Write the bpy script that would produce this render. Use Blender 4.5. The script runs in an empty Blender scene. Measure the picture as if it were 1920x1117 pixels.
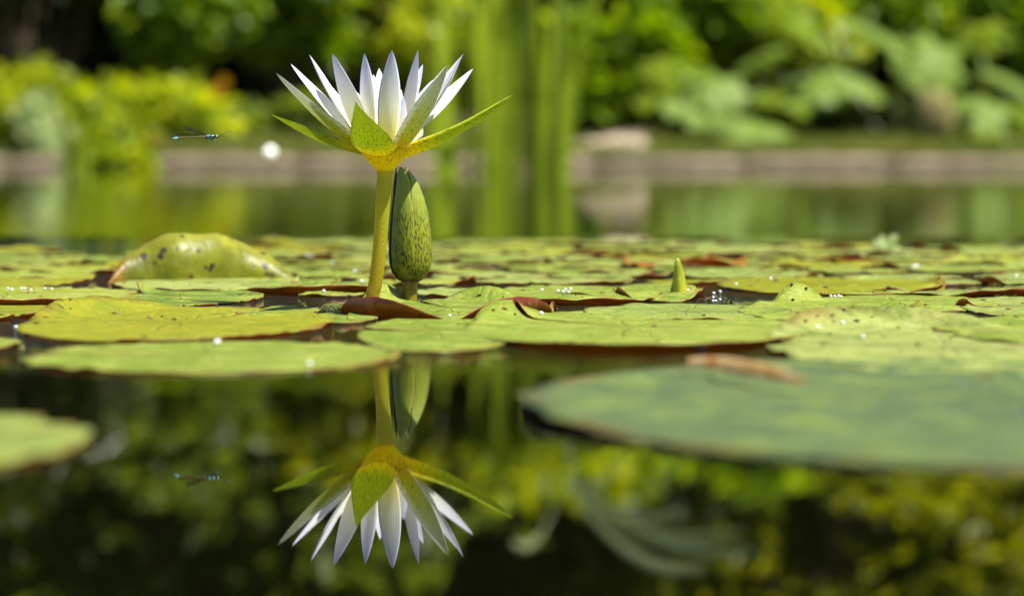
import bpy, math, random
import numpy as np
from mathutils import Vector, Matrix
sc = bpy.context.scene
C = sc.collection
R = math.radians

# ------------------------------------------------------------------ camera, sky, sun, exposure
FP = 6400.0            # focal length in photograph pixels (1920 wide)
H = 0.090625           # camera height over the water
YH = 290.0             # horizon row
PITCH = math.atan((558.5 - YH) / FP)
cam_d = bpy.data.cameras.new('camera'); cam = bpy.data.objects.new('camera', cam_d); C.objects.link(cam)
cam_d.sensor_width = 36; cam_d.lens = FP / 1920 * 36
cam_d.clip_start = 0.05; cam_d.clip_end = 400
cam.location = (0, 0, H); cam.rotation_euler = (R(90) - PITCH, 0, 0)
cam_d.dof.use_dof = True; cam_d.dof.focus_distance = 2.03; cam_d.dof.aperture_fstop = 8.8
sc.camera = cam

SUN_EL, SUN_AZ = R(62), R(-66)      # azimuth measured from behind the camera (-Y) towards +X
sun_dir = Vector((math.cos(SUN_EL) * math.sin(-SUN_AZ), -math.cos(SUN_EL) * math.cos(SUN_AZ), math.sin(SUN_EL)))
world = bpy.data.worlds.new('World'); sc.world = world; world.use_nodes = True
nt = world.node_tree; nt.nodes.clear()
sky = nt.nodes.new('ShaderNodeTexSky'); sky.sky_type = 'NISHITA'; sky.sun_disc = False
sky.sun_elevation = SUN_EL; sky.sun_rotation = math.atan2(sun_dir.x, sun_dir.y)
bg = nt.nodes.new('ShaderNodeBackground'); bg.inputs[1].default_value = 0.05
wo = nt.nodes.new('ShaderNodeOutputWorld')
nt.links.new(sky.outputs[0], bg.inputs[0]); nt.links.new(bg.outputs[0], wo.inputs[0])
sd = bpy.data.lights.new('sun', 'SUN'); sd.energy = 5.0; sd.angle = R(0.5); sd.color = (1.0, 0.95, 0.86)
so = bpy.data.objects.new('sun', sd); C.objects.link(so)
so.rotation_euler = sun_dir.to_track_quat('Z', 'Y').to_euler(); so.location = (0, 0, 30)
sc.view_settings.view_transform = 'Standard'; sc.view_settings.look = 'None'
sc.view_settings.exposure = 0.95; sc.view_settings.gamma = 1; sc.view_settings.use_curve_mapping = False
sc.render.engine = 'CYCLES'
sc.cycles.max_bounces = 9; sc.cycles.transparent_max_bounces = 12; sc.cycles.diffuse_bounces = 4
sc.cycles.transmission_bounces = 6; sc.cycles.glossy_bounces = 4
sc.cycles.sample_clamp_indirect = 6

# ------------------------------------------------------------------ helpers
cp, sp_ = math.cos(PITCH), math.sin(PITCH)
def at(px, py, Y):
    """world point on the ray of photograph pixel (px,py) at distance Y"""
    u = (px - 960) / FP; v = -(py - 558.5) / FP
    dx, dy, dz = u, cp + v * sp_, -sp_ + v * cp
    k = Y / dy
    return Vector((dx * k, Y, H + dz * k))
def dist(py):                      # distance of the water surface seen at row py
    v = -(py - 558.5) / FP
    dy, dz = cp + v * sp_, -sp_ + v * cp
    return -H / dz * dy
def gr(px, py): return at(px, py, dist(py))

def mesh(name, V, F, mats=(), mi=None, uv=None, smooth=True, parent=None, loc=None, link=True):
    me = bpy.data.meshes.new(name)
    me.from_pydata([tuple(v) for v in V], [], [tuple(int(i) for i in f) for f in F])
    for m in mats: me.materials.append(m)
    if mi is not None: me.polygons.foreach_set('material_index', np.asarray(mi, dtype=np.int32))
    if smooth: me.polygons.foreach_set('use_smooth', np.ones(len(me.polygons), dtype=bool))
    if uv is not None:
        l = me.uv_layers.new(name='UVMap')
        vi = np.empty(len(me.loops), dtype=np.int32); me.loops.foreach_get('vertex_index', vi)
        l.data.foreach_set('uv', np.asarray(uv, dtype=np.float32)[vi].ravel())
    me.update()
    o = bpy.data.objects.new(name, me)
    if link: C.objects.link(o)
    if parent: o.parent = parent
    if loc is not None: o.location = loc
    return o
def tag(o, label=None, cat=None, group=None, kind=None):
    if label: o['label'] = label
    if cat: o['category'] = cat
    if group: o['group'] = group
    if kind: o['kind'] = kind
    return o
def empty(name, loc=(0, 0, 0)):
    o = bpy.data.objects.new(name, None); C.objects.link(o); o.location = loc; o.empty_display_size = 0.02
    return o
def grid_faces(n, m, wrap_n=False, off=0, flip=False):
    F = []
    for i in range(n if wrap_n else n - 1):
        for j in range(m - 1):
            a = i * m + j; b = ((i + 1) % n) * m + j
            f = (off + a, off + b, off + b + 1, off + a + 1)
            F.append(f[::-1] if flip else f)
    return F
def tube(pts, rad, n=12, cap=True):
    """tube through pts with radii; returns V,F,uv (u round, v along)"""
    P = [Vector(p) for p in pts]; V = []; UV = []
    ref = Vector((0, 1, 0)) if abs((P[-1] - P[0]).normalized().y) < 0.9 else Vector((1, 0, 0))
    for i, p in enumerate(P):
        t = (P[min(i + 1, len(P) - 1)] - P[max(i - 1, 0)]).normalized()
        a = t.cross(ref).normalized(); b = t.cross(a)
        for k in range(n):
            th = 2 * math.pi * k / n
            V.append(p + (a * math.cos(th) + b * math.sin(th)) * rad[i]); UV.append((k / n, i / (len(P) - 1)))
    F = []
    for i in range(len(P) - 1):
        for k in range(n):
            F.append((i * n + k, i * n + (k + 1) % n, (i + 1) * n + (k + 1) % n, (i + 1) * n + k))
    if cap:
        F.append(tuple(range(n))[::-1]); F.append(tuple((len(P) - 1) * n + k for k in range(n)))
    return V, F, UV

# ------------------------------------------------------------------ material helpers
class N:
    def __init__(s, name):
        s.m = bpy.data.materials.new(name); s.m.use_nodes = True; s.t = s.m.node_tree; s.t.nodes.clear()
        s.out = s.n('ShaderNodeOutputMaterial')
    def n(s, ty, **k):
        x = s.t.nodes.new(ty)
        for a, b in k.items(): setattr(x, a, b)
        return x
    def l(s, a, b): s.t.links.new(a, b)
    def val(s, x, i, v):
        if hasattr(v, 'node'): s.l(v, x.inputs[i])
        else: x.inputs[i].default_value = v
    def mix(s, f, a, b):
        x = s.n('ShaderNodeMix', data_type='RGBA')
        s.val(x, 0, f)
        for i, c in ((6, a), (7, b)):
            if hasattr(c, 'node'): s.l(c, x.inputs[i])
            else: x.inputs[i].default_value = (*c, 1)
        return x.outputs[2]
    def math(s, op, a, b=0.0, c=None):
        x = s.n('ShaderNodeMath', operation=op); s.val(x, 0, a); s.val(x, 1, b)
        if c is not None: s.val(x, 2, c)
        return x.outputs[0]
    def ramp(s, f, stops):
        x = s.n('ShaderNodeValToRGB'); s.l(f, x.inputs[0]); e = x.color_ramp.elements
        while len(e) < len(stops): e.new(0.5)
        for i, (p, c) in enumerate(stops):
            e[i].position = p; e[i].color = (*c, 1) if not isinstance(c, (int, float)) else (c, c, c, 1)
        return x.outputs[0]
    def coord(s, which='Object', scale=(1, 1, 1), loc=(0, 0, 0)):
        tc = s.n('ShaderNodeTexCoord'); mp = s.n('ShaderNodeMapping')
        mp.inputs['Scale'].default_value = scale; mp.inputs['Location'].default_value = loc
        s.l(tc.outputs[which], mp.inputs[0]); return mp.outputs[0]
    def world(s, scale=(1, 1, 1)):
        g = s.n('ShaderNodeNewGeometry'); mp = s.n('ShaderNodeMapping'); mp.inputs['Scale'].default_value = scale
        s.l(g.outputs['Position'], mp.inputs[0]); return mp.outputs[0]
    def noise(s, vec, scale, detail=3, rough=0.55, dist_=0.0):
        x = s.n('ShaderNodeTexNoise'); s.l(vec, x.inputs['Vector'])
        x.inputs['Scale'].default_value = scale; x.inputs['Detail'].default_value = detail
        x.inputs['Roughness'].default_value = rough; x.inputs['Distortion'].default_value = dist_
        return x.outputs[0]
    def sep(s, vec):
        x = s.n('ShaderNodeSeparateXYZ'); s.l(vec, x.inputs[0]); return x.outputs
    def bump(s, h, strength, distance):
        x = s.n('ShaderNodeBump'); s.l(h, x.inputs['Height'])
        x.inputs['Strength'].default_value = strength; x.inputs['Distance'].default_value = distance
        return x.outputs[0]
    def leafy(s, col, rough=0.5, spec=0.4, trans=0.35, tcol=None, bump=None, coat=0.0):
        """principled surface mixed with translucency"""
        p = s.n('ShaderNodeBsdfPrincipled'); s.val(p, 'Base Color', col if hasattr(col, 'node') else (*col, 1))
        s.val(p, 'Roughness', rough); p.inputs['Specular IOR Level'].default_value = spec
        p.inputs['Coat Weight'].default_value = coat; p.inputs['Coat Roughness'].default_value = 0.15
        t = s.n('ShaderNodeBsdfTranslucent'); tc = tcol if tcol is not None else col
        s.val(t, 'Color', tc if hasattr(tc, 'node') else (*tc, 1))
        m = s.n('ShaderNodeMixShader'); m.inputs[0].default_value = trans
        s.l(p.outputs[0], m.inputs[1]); s.l(t.outputs[0], m.inputs[2])
        if bump is not None: s.l(bump, p.inputs['Normal']); s.l(bump, t.inputs['Normal'])
        s.l(m.outputs[0], s.out.inputs[0]); return s.m
    def plain(s, col, rough=0.7, spec=0.4, bump=None, metal=0.0):
        p = s.n('ShaderNodeBsdfPrincipled'); s.val(p, 'Base Color', col if hasattr(col, 'node') else (*col, 1))
        s.val(p, 'Roughness', rough); p.inputs['Specular IOR Level'].default_value = spec
        p.inputs['Metallic'].default_value = metal
        if bump is not None: s.l(bump, p.inputs['Normal'])
        s.l(p.outputs[0], s.out.inputs[0]); return s.m

def leaf_mat(name, a, b, c=None, rough=0.34, trans=0.5, spec=0.28):
    s = N(name); g = s.n('ShaderNodeNewGeometry')
    col = s.mix(g.outputs['Random Per Island'], a, b)
    nz = s.noise(s.world(), 3.0, 3)
    k = s.ramp(nz, [(0.42, 0.0), (0.62, 1.0)])
    if c is not None: col = s.mix(s.math('MULTIPLY', k, 0.75), col, c)
    br = s.n('ShaderNodeHueSaturation'); s.l(col, br.inputs['Color']); s.l(g.outputs['Random Per Island'], br.inputs['Value'])
    mr = s.n('ShaderNodeMapRange'); s.l(s.noise(s.world(), 40, 1), mr.inputs[0]); mr.inputs[3].default_value = 0.75; mr.inputs[4].default_value = 1.25
    s.l(mr.outputs[0], br.inputs['Value'])
    t = s.n('ShaderNodeHueSaturation'); s.l(br.outputs[0], t.inputs['Color']); t.inputs['Value'].default_value = 2.1; t.inputs['Saturation'].default_value = 1.05
    t.inputs['Hue'].default_value = 0.485
    return s.leafy(br.outputs[0], rough, spec, trans, t.outputs[0])

# ------------------------------------------------------------------ setting materials
def mat_water():
    s = N('pond_water')
    w = s.world((1, 0.55, 1))
    y = s.math('DIVIDE', s.sep(s.world())[1], 24.0)
    n1 = s.noise(w, 7.0, 2, 0.5); n2 = s.noise(s.world((1, 0.6, 1)), 45.0, 2, 0.5); n3 = s.noise(s.world((.45, 1, 1)), 190.0, 2, 0.6)
    # calm in front, ruffled among the pads (1.5 m to 3.5 m), nearly calm beyond
    m1 = s.ramp(y, [(0.0, 0.0), (0.050, 0.003), (0.0585, 0.03), (0.068, 0.6), (0.080, 1.0), (0.145, 1.0), (0.16, 0.03), (1.0, 0.03)])
    h = s.math('ADD', s.math('MULTIPLY', n1, 0.00006), s.math('MULTIPLY', s.math('ADD', s.math('MULTIPLY', n2, 0.0009), s.math('MULTIPLY', n3, 0.0016)), m1))
    h = s.math('ADD', h, s.math('MULTIPLY', s.math('MULTIPLY', s.noise(s.world((.35, 1, 1)), 3.0, 1, .5), 0.00016), s.ramp(y, [(0.15, 0.0), (0.3, 1.0)])))
    b = s.bump(h, 1.0, 1.0)
    p = s.n('ShaderNodeBsdfPrincipled'); p.inputs['Base Color'].default_value = (0.0025, 0.003, 0.001, 1)
    p.inputs['Roughness'].default_value = 0.0; p.inputs['IOR'].default_value = 1.333
    s.l(b, p.inputs['Normal']); s.l(p.outputs[0], s.out.inputs[0]); return s.m
M = {}
M['water'] = mat_water()
def mat_ground():
    s = N('soil'); n = s.noise(s.world(), 2.5, 5); n2 = s.noise(s.world(), 40, 3)
    c = s.mix(s.ramp(n, [(0.4, 0.0), (0.6, 1.0)]), (0.07, 0.05, 0.025), (0.05, 0.075, 0.015))
    c = s.mix(s.math('MULTIPLY', n2, 0.4), c, (0.02, 0.015, 0.01))
    return s.plain(c, 0.9, 0.2, s.bump(n2, 0.6, 0.02))
M['soil'] = mat_ground()
def mat_sand():
    s = N('sandy_gravel'); n = s.noise(s.world(), 60, 4); n1 = s.noise(s.world(), 3, 3)
    c = s.mix(n, (0.40, 0.32, 0.22), (0.55, 0.45, 0.33)); c = s.mix(s.math('MULTIPLY', n1, 0.4), c, (0.3, 0.24, 0.16))
    return s.plain(c, 0.9, 0.2, s.bump(n, 0.5, 0.01))
M['sand'] = mat_sand()
def mat_stone():
    s = N('kerb_sandstone'); n = s.noise(s.coord(), 9, 5); n1 = s.noise(s.world(), 1.3, 3)
    c = s.ramp(n, [(0.3, (0.18, 0.135, 0.085)), (0.55, (0.34, 0.265, 0.175)), (0.75, (0.46, 0.37, 0.26))])
    z = s.sep(s.world())[2]
    damp = s.ramp(z, [(0.0, 0.75), (0.035, 0.0)])
    c = s.mix(damp, c, (0.06, 0.05, 0.03)); c = s.mix(s.ramp(n1, [(0.5, 0.0), (0.7, 0.6)]), c, (0.16, 0.17, 0.05))
    return s.plain(c, 0.85, 0.3, s.bump(n, 0.6, 0.01))
M['stone'] = mat_stone()

# ------------------------------------------------------------------ ground, water, kerb
BANK = 23.1
K = 2.2                # the bank was measured at 10.5 m in sketch units; K brings it to its true distance
rng = np.random.default_rng(5)
def ground_h(x, y):
    if y < BANK + 0.12 and y > -14 and abs(x) < 26: return -0.55
    if y >= BANK + 0.12:
        return 0.072 + 0.054 * (y - BANK - 0.12) if y < 32 else 0.072 + 0.054 * 8.78 + 0.02 * (y - 32)
    return 0.09
xs = np.concatenate([[-160, -80, -40, -26.01, -25.99], np.arange(-20, 20.01, 0.7), [25.99, 26.01, 40, 80, 160]])
ys = np.concatenate([[-120, -60, -30, -14.01, -13.99], np.arange(-10, 10, 4), [BANK + 0.11, BANK + 0.13], np.arange(23.6, 36, 0.5), [40, 50, 80, 180]])
V = []
for x in xs:
    for y in ys:
        z = ground_h(x, y)
        if y > BANK + 0.4 and y < 36: z += 0.018 * math.sin(1.4 * x + .8 * y) * math.sin(1.1 * y)
        V.append((x, y, z))
o = mesh('ground', V, grid_faces(len(xs), len(ys)), [M['soil']], smooth=False); tag(o, kind='structure')
ww = [(-26, -14, 0), (26, -14, 0), (26, BANK + 0.05, 0), (-26, BANK + 0.05, 0)]
o = mesh('water', ww, [(0, 1, 2, 3)], [M['water']], smooth=False); tag(o, kind='structure')

kerb = empty('kerb', (0, BANK, 0)); tag(kerb, kind='structure')
def stone_mesh(seed, L=0.98, W=0.35, T=0.16):
    r = random.Random(seed); V = []; n = 7
    for i in range(n):
        x = -L / 2 + L * i / (n - 1)
        e = 0.012 if i in (0, n - 1) else 0.0
        for (y, z) in ((0, -0.1), (0.0, 0.045), (0.008, 0.062), (0.025, 0.07), (W * .5, 0.075), (W, 0.073), (W, -0.1)):
            V.append((x, y + r.uniform(-.004, .004) + e * (y < .02), z - (e if z > 0.05 else 0) + r.uniform(-.003, .003)))
    F = grid_faces(n, 7)
    F.append(tuple(range(7))); F.append(tuple((n - 1) * 7 + k for k in range(7))[::-1])
    return V, F
stones = []
for k in range(4):
    V, F = stone_mesh(k); stones.append(mesh('stone', V, F, [M['stone']], smooth=False, link=False).data)
for i in range(-12, 13):
    s = bpy.data.objects.new('stone', stones[(i * 7) % 4]); C.objects.link(s); s.parent = kerb
    s.location = (i * 1.0 + 0.1, 0, random.Random(i).uniform(-.004, .004)); s.rotation_euler = (0, 0, random.Random(i + 50).uniform(-.012, .012))
# sandy path winding away behind the bank
V = []
for i in range(30):
    y = BANK + 0.5 + i * 0.3
    cx = at(1078 + 20 * i, 290, y).x; w = 0.30 - .004 * i + .05 * math.sin(i * .9)
    for k in range(5):
        x = cx - w + 2 * w * k / 4; V.append((x, y, ground_h(x, y) + 0.03 + 0.012 * math.sin(3.1 * x + 1.7 * y)*0))
o = mesh('path', V, grid_faces(30, 5, flip=True), [M['sand']], smooth=False); tag(o, kind='structure')

# ------------------------------------------------------------------ foliage machinery
def leaves_arrays(P, Nrm, D, L, W, fold=0.25, droop=0.15):
    """P bases, D directions, Nrm normals (n,3), L,W sizes -> V (n*8,3), F"""
    P = np.asarray(P); D = np.asarray(D); Nrm = np.asarray(Nrm); n = len(P)
    D /= np.linalg.norm(D, axis=1)[:, None] + 1e-9
    S = np.cross(D, Nrm); S /= np.linalg.norm(S, axis=1)[:, None] + 1e-9
    U = np.cross(S, D); L = np.asarray(L)[:, None]; W = np.asarray(W)[:, None]
    v = [P, P + D * L * .3 + S * W * .45 + U * W * fold, P + D * L * .68 + S * W * .40 + U * W * fold - U * L * droop * .5, P + D * L - U * L * droop,
         P + D * L * .68 - S * W * .40 + U * W * fold - U * L * droop * .5, P + D * L * .3 - S * W * .45 + U * W * fold]
    V = np.stack(v, 1).reshape(-1, 3); b = np.arange(n)[:, None] * 6
    F = np.concatenate([b + np.array([[0, 1, 2, 3]]), b + np.array([[0, 3, 4, 5]])])
    return V, F
def fast_mesh(name, V, F, mats, parent=None, loc=(0, 0, 0), smooth=False):
    me = bpy.data.meshes.new(name); nv, nf = len(V), len(F); k = F.shape[1]
    me.vertices.add(nv); me.vertices.foreach_set('co', np.ascontiguousarray(V, dtype=np.float32).ravel())
    me.loops.add(nf * k); me.loops.foreach_set('vertex_index', np.ascontiguousarray(F, dtype=np.int32).ravel())
    me.polygons.add(nf); me.polygons.foreach_set('loop_start', np.arange(0, nf * k, k, dtype=np.int32))
    me.polygons.foreach_set('loop_total', np.full(nf, k, dtype=np.int32))
    for m in mats: me.materials.append(m)
    me.update(calc_edges=True); me.validate()
    o = bpy.data.objects.new(name, me); C.objects.link(o); o.location = loc
    if parent: o.parent = parent
    return o
def rand_dir(r, n):
    v = r.normal(size=(n, 3)); return v / np.linalg.norm(v, axis=1)[:, None]
M['bark'] = (lambda s: s.plain(s.ramp(s.noise(s.coord(scale=(1, 1, .25)), 22, 4), [(0.3, (0.05, 0.035, 0.02)), (0.7, (0.16, 0.12, 0.075))]), 0.9, 0.2))(N('bark'))
M['stalk'] = (lambda s: s.plain(s.ramp(s.noise(s.coord(), 30, 2), [(0.3, (0.06, 0.10, 0.02)), (0.7, (0.14, 0.18, 0.04))]), 0.6, 0.3))(N('green_stalk'))
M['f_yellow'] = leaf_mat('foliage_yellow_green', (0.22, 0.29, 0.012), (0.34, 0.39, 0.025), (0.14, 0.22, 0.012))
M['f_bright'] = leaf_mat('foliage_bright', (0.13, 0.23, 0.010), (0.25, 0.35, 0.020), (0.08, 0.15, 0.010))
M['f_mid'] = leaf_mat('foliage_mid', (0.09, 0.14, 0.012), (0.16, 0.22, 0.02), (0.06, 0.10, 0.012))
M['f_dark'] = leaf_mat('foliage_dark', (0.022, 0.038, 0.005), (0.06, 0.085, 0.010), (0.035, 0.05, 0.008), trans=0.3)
M['f_olive'] = leaf_mat('foliage_olive', (0.17, 0.20, 0.008), (0.27, 0.30, 0.012), (0.10, 0.14, 0.008))
M['f_gunnera'] = leaf_mat('foliage_large_leaf', (0.13, 0.22, 0.025), (0.20, 0.29, 0.05), (0.15, 0.24, 0.012), rough=0.5, trans=0.3, spec=0.3)
M['f_blue'] = leaf_mat('foliage_pale', (0.30, 0.38, 0.16), (0.40, 0.46, 0.24), None)
M['reed'] = leaf_mat('reed_blade', (0.24, 0.35, 0.012), (0.42, 0.52, 0.03), (0.16, 0.25, 0.012), trans=.4)
M['fluff'] = leaf_mat('seed_hairs', (0.86, 0.87, 0.85), (0.92, 0.92, 0.9), None, trans=0.5)
M['reed_dry'] = leaf_mat('dry_reed', (0.32, 0.27, 0.10), (0.25, 0.2, 0.08), None, trans=0.2)
M['orange_petal'] = leaf_mat('orange_petal', (0.62, 0.36, 0.01), (0.6, 0.42, 0.02), None)

def stems_mesh(base, tips, r0, r1, n=5):
    Vs = []; Fs = []; o = 0
    for t in tips:
        b = Vector(base) + Vector((random.uniform(-1, 1), random.uniform(-1, 1), 0)) * r0 * 2
        t = Vector(t); mid = (b + t) / 2 + Vector((random.uniform(-.05, .05), random.uniform(-.05, .05), 0)) * (t - b).length
        pts = [b, b * .25 + mid * .5 + t * .25 if False else (b + mid) / 2, mid, (mid + t) / 2, t]
        V, F, _ = tube(pts, [r0 + (r1 - r0) * k / 4 for k in range(5)], n)
        Vs += V; Fs += [tuple(i + o for i in f) for f in F]; o += len(V)
    return Vs, Fs
def bush(name, label, cat, px0, px1, py0, py1, Y, dY, nleaf, size, mat, seed, nblob=9, group=None, upward=0.35, stem='stalk', aspect=0.6, shell=0.5, base_py=None, kind=None):
    """bush whose outline fills the photograph rows/columns given, at distance Y"""
    Y *= K; dY *= K; size *= K
    r = np.random.default_rng(seed); random.seed(seed)
    a = at(px0, py1, Y); b = at(px1, py0, Y)
    cx = (a.x + b.x) / 2; gz = ground_h(cx, Y); z0 = a.z; z1 = b.z
    root = empty(name, (cx, Y, gz)); tag(root, label, cat, group)
    W = (b.x - a.x) / 2; Hh = (z1 - z0)
    Pc = []; 
    for k in range(nblob):
        rr = min(W, Hh) * r.uniform(.28, .5)
        bx = r.uniform(-W + rr * .8, W - rr * .8) if W > rr else 0
        hz = z0 + rr * .7 + (Hh - 1.5 * rr) * (1 - abs(bx / W) ** 2 * .5) * r.uniform(0, 1)
        Pc.append((cx + bx, Y + r.uniform(-dY, dY), hz, rr * r.uniform(.9, 1.3), rr, rr * r.uniform(.7, 1)))
    Pc = np.array(Pc); vol = Pc[:, 3] * Pc[:, 4]; pick = r.choice(nblob, nleaf, p=vol / vol.sum())
    d = rand_dir(r, nleaf); rad = r.uniform(shell, 1.08, nleaf) ** 1
    P = Pc[pick, :3] + d * Pc[pick, 3:6] * rad[:, None]
    Nrm = d * .8 + rand_dir(r, nleaf) * .5 + np.array([0, 0, upward]); D = rand_dir(r, nleaf) * .8 + d * .6 + np.array([0, 0, -.2])
    L = size * r.uniform(.6, 1.3, nleaf)
    V, F = leaves_arrays(P, Nrm, D, L, L * aspect)
    V -= np.array([cx, Y, gz])
    f = fast_mesh('foliage', V, F, [M[mat]], root); f['kind'] = 'stuff'
    tips = [Vector((q[0] - cx, q[1] - Y, q[2] - gz)) for q in Pc]
    SV, SF = stems_mesh((0, 0, -0.05), tips, 0.012 + .008 * Hh, .006)
    mesh('stem', SV, SF, [M[stem]], parent=root)
    return root
def tree(name, label, x, Y, h, trunk_r, crown, nleaf, size, mat, seed, group):
    """crown = list of ellipsoids (dx,dy,z,rx,ry,rz)"""
    x, Y, h, trunk_r, size = x * K, Y * K, h * K, trunk_r * K, size * K; crown = [tuple(q * K for q in c) for c in crown]
    r = np.random.default_rng(seed); random.seed(seed); gz = ground_h(x, Y)
    root = empty(name, (x, Y, gz)); tag(root, label, 'tree', group)
    pts = [(0, 0, -.3), (r.uniform(-.05, .05), 0, h * .25), (r.uniform(-.12, .12), r.uniform(-.1, .1), h * .5), (r.uniform(-.2, .2), 0, h * .78), (r.uniform(-.2, .2), 0, h * .95)]
    TV, TF, _ = tube(pts, [trunk_r * k for k in (1.3, 1, .8, .45, .15)], 10)
    o = len(TV)
    for c in crown:
        b = Vector(pts[1]).lerp(Vector(pts[3]), r.uniform(0.1, 1)); t = Vector(c[:3])
        V, F, _ = tube([b, (b + t) / 2 + Vector((0, 0, .1)), t], [trunk_r * .4, trunk_r * .25, trunk_r * .08], 6)
        TV += V; TF += [tuple(i + o for i in f) for f in F]; o += len(V)
    mesh('trunk', TV, TF, [M['bark']], parent=root)
    Pc = np.array(crown); vol = Pc[:, 3] * Pc[:, 5]; pick = r.choice(len(crown), nleaf, p=vol / vol.sum())
    d = rand_dir(r, nleaf); rad = r.uniform(.35, 1.1, nleaf)
    P = Pc[pick, :3] + d * Pc[pick, 3:6] * rad[:, None]
    # clumping: drop leaves where a coarse 3-d cell hash is low
    cell = np.floor(P / (size * 2.6)).astype(int); hsh = np.abs(np.sin(cell[:, 0] * 12.98 + cell[:, 1] * 78.2 + cell[:, 2] * 37.7 + seed) * 43758.5) % 1
    P = P[hsh > .33]; d = d[hsh > .33]; n = len(P)
    Nrm = d * .5 + rand_dir(r, n) * .6 + np.array([0, 0, .6]); D = rand_dir(r, n) * .8 + d * .5 + np.array([0, 0, -.35])
    L = size * r.uniform(.6, 1.3, n)
    V, F = leaves_arrays(P, Nrm, D, L, L * .55)
    f = fast_mesh('crown', V, F, [M[mat]], root); f['kind'] = 'stuff'
    return root
def crown_blobs(r, n, w, z0, z1, rr):
    return [(r.uniform(-w, w), r.uniform(-.6, .6), r.uniform(z0, z1), rr * r.uniform(.7, 1.3), rr * r.uniform(.7, 1), rr * r.uniform(.5, .9)) for _ in range(n)]

# ------------------------------------------------------------------ trees behind (they fill the mirrored part of the picture)
G = 'trees standing behind the bank'
r = np.random.default_rng(3)
specs = [(-4.6, 15.6, 'f_dark', 'dark broadleaf tree, farthest out on the left behind the bank'),
         (-2.9, 16.4, 'f_dark', 'dark tree standing behind the bright bushes on the left bank'),
         (-1.5, 15.0, 'f_mid', 'mid green tree with layered crown behind the orange flowered bush'),
         (0.0, 16.0, 'f_olive', 'olive yellow tree rising straight behind the reeds'),
         (1.5, 15.2, 'f_olive', 'yellowish fine-leaved tree behind the sandy path'),
         (3.0, 16.2, 'f_mid', 'mid green tree rising behind the broad-leaved bush'),
         (4.8, 15.5, 'f_dark', 'dark tree farthest out on the right behind the bank')]
for i, (x, Y, m, lab) in enumerate(specs):
    h = 4.3 + r.uniform(-.5, .5)
    tree('broadleaf_tree', lab, x, Y, h, .11, crown_blobs(r, 16, 1.0, .7, h - .5, .62), 9000, .15, m, 20 + i, G)
G2 = 'hedge shrubs closing the view under the trees'
for i in range(7):
    px = -700 + i * 560
    bush('hedge_shrub', ['dark hedge shrub beyond the left edge of the bank', 'dark hedge shrub behind the yellow-green clump on the left', 'dark hedge shrub behind the orange flowered bush',
         'dark hedge shrub in the gap behind the reeds', 'dark hedge shrub behind the sandy path', 'dark hedge shrub behind the large-leaved plants',
         'dark hedge shrub beyond the right edge of the bank'][i], 'shrub', px, px + 700, -420, 260, 14.6, .3, 5000, .12, 'f_dark', 60 + i, 16, G2)

for i in range(8):
    px = -900 + i * 480
    bush('tall_hedge_shrub', ['tall dark shrub of the rear row, outermost left', 'tall dark shrub of the rear row, second from the left', 'tall dark shrub of the rear row behind the orange flowered bush', 'tall dark shrub of the rear row left of the reeds',
         'tall dark shrub of the rear row behind the reeds', 'tall dark shrub of the rear row behind the broad-leaved bush', 'tall dark shrub of the rear row behind the boulder', 'tall dark shrub of the rear row, outermost right'][i], 'shrub', px, px + 700, -900, 200, 17.5, .5, 5000, .17, 'f_dark', 160 + i, 16, 'rear row of tall shrubs')

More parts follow.
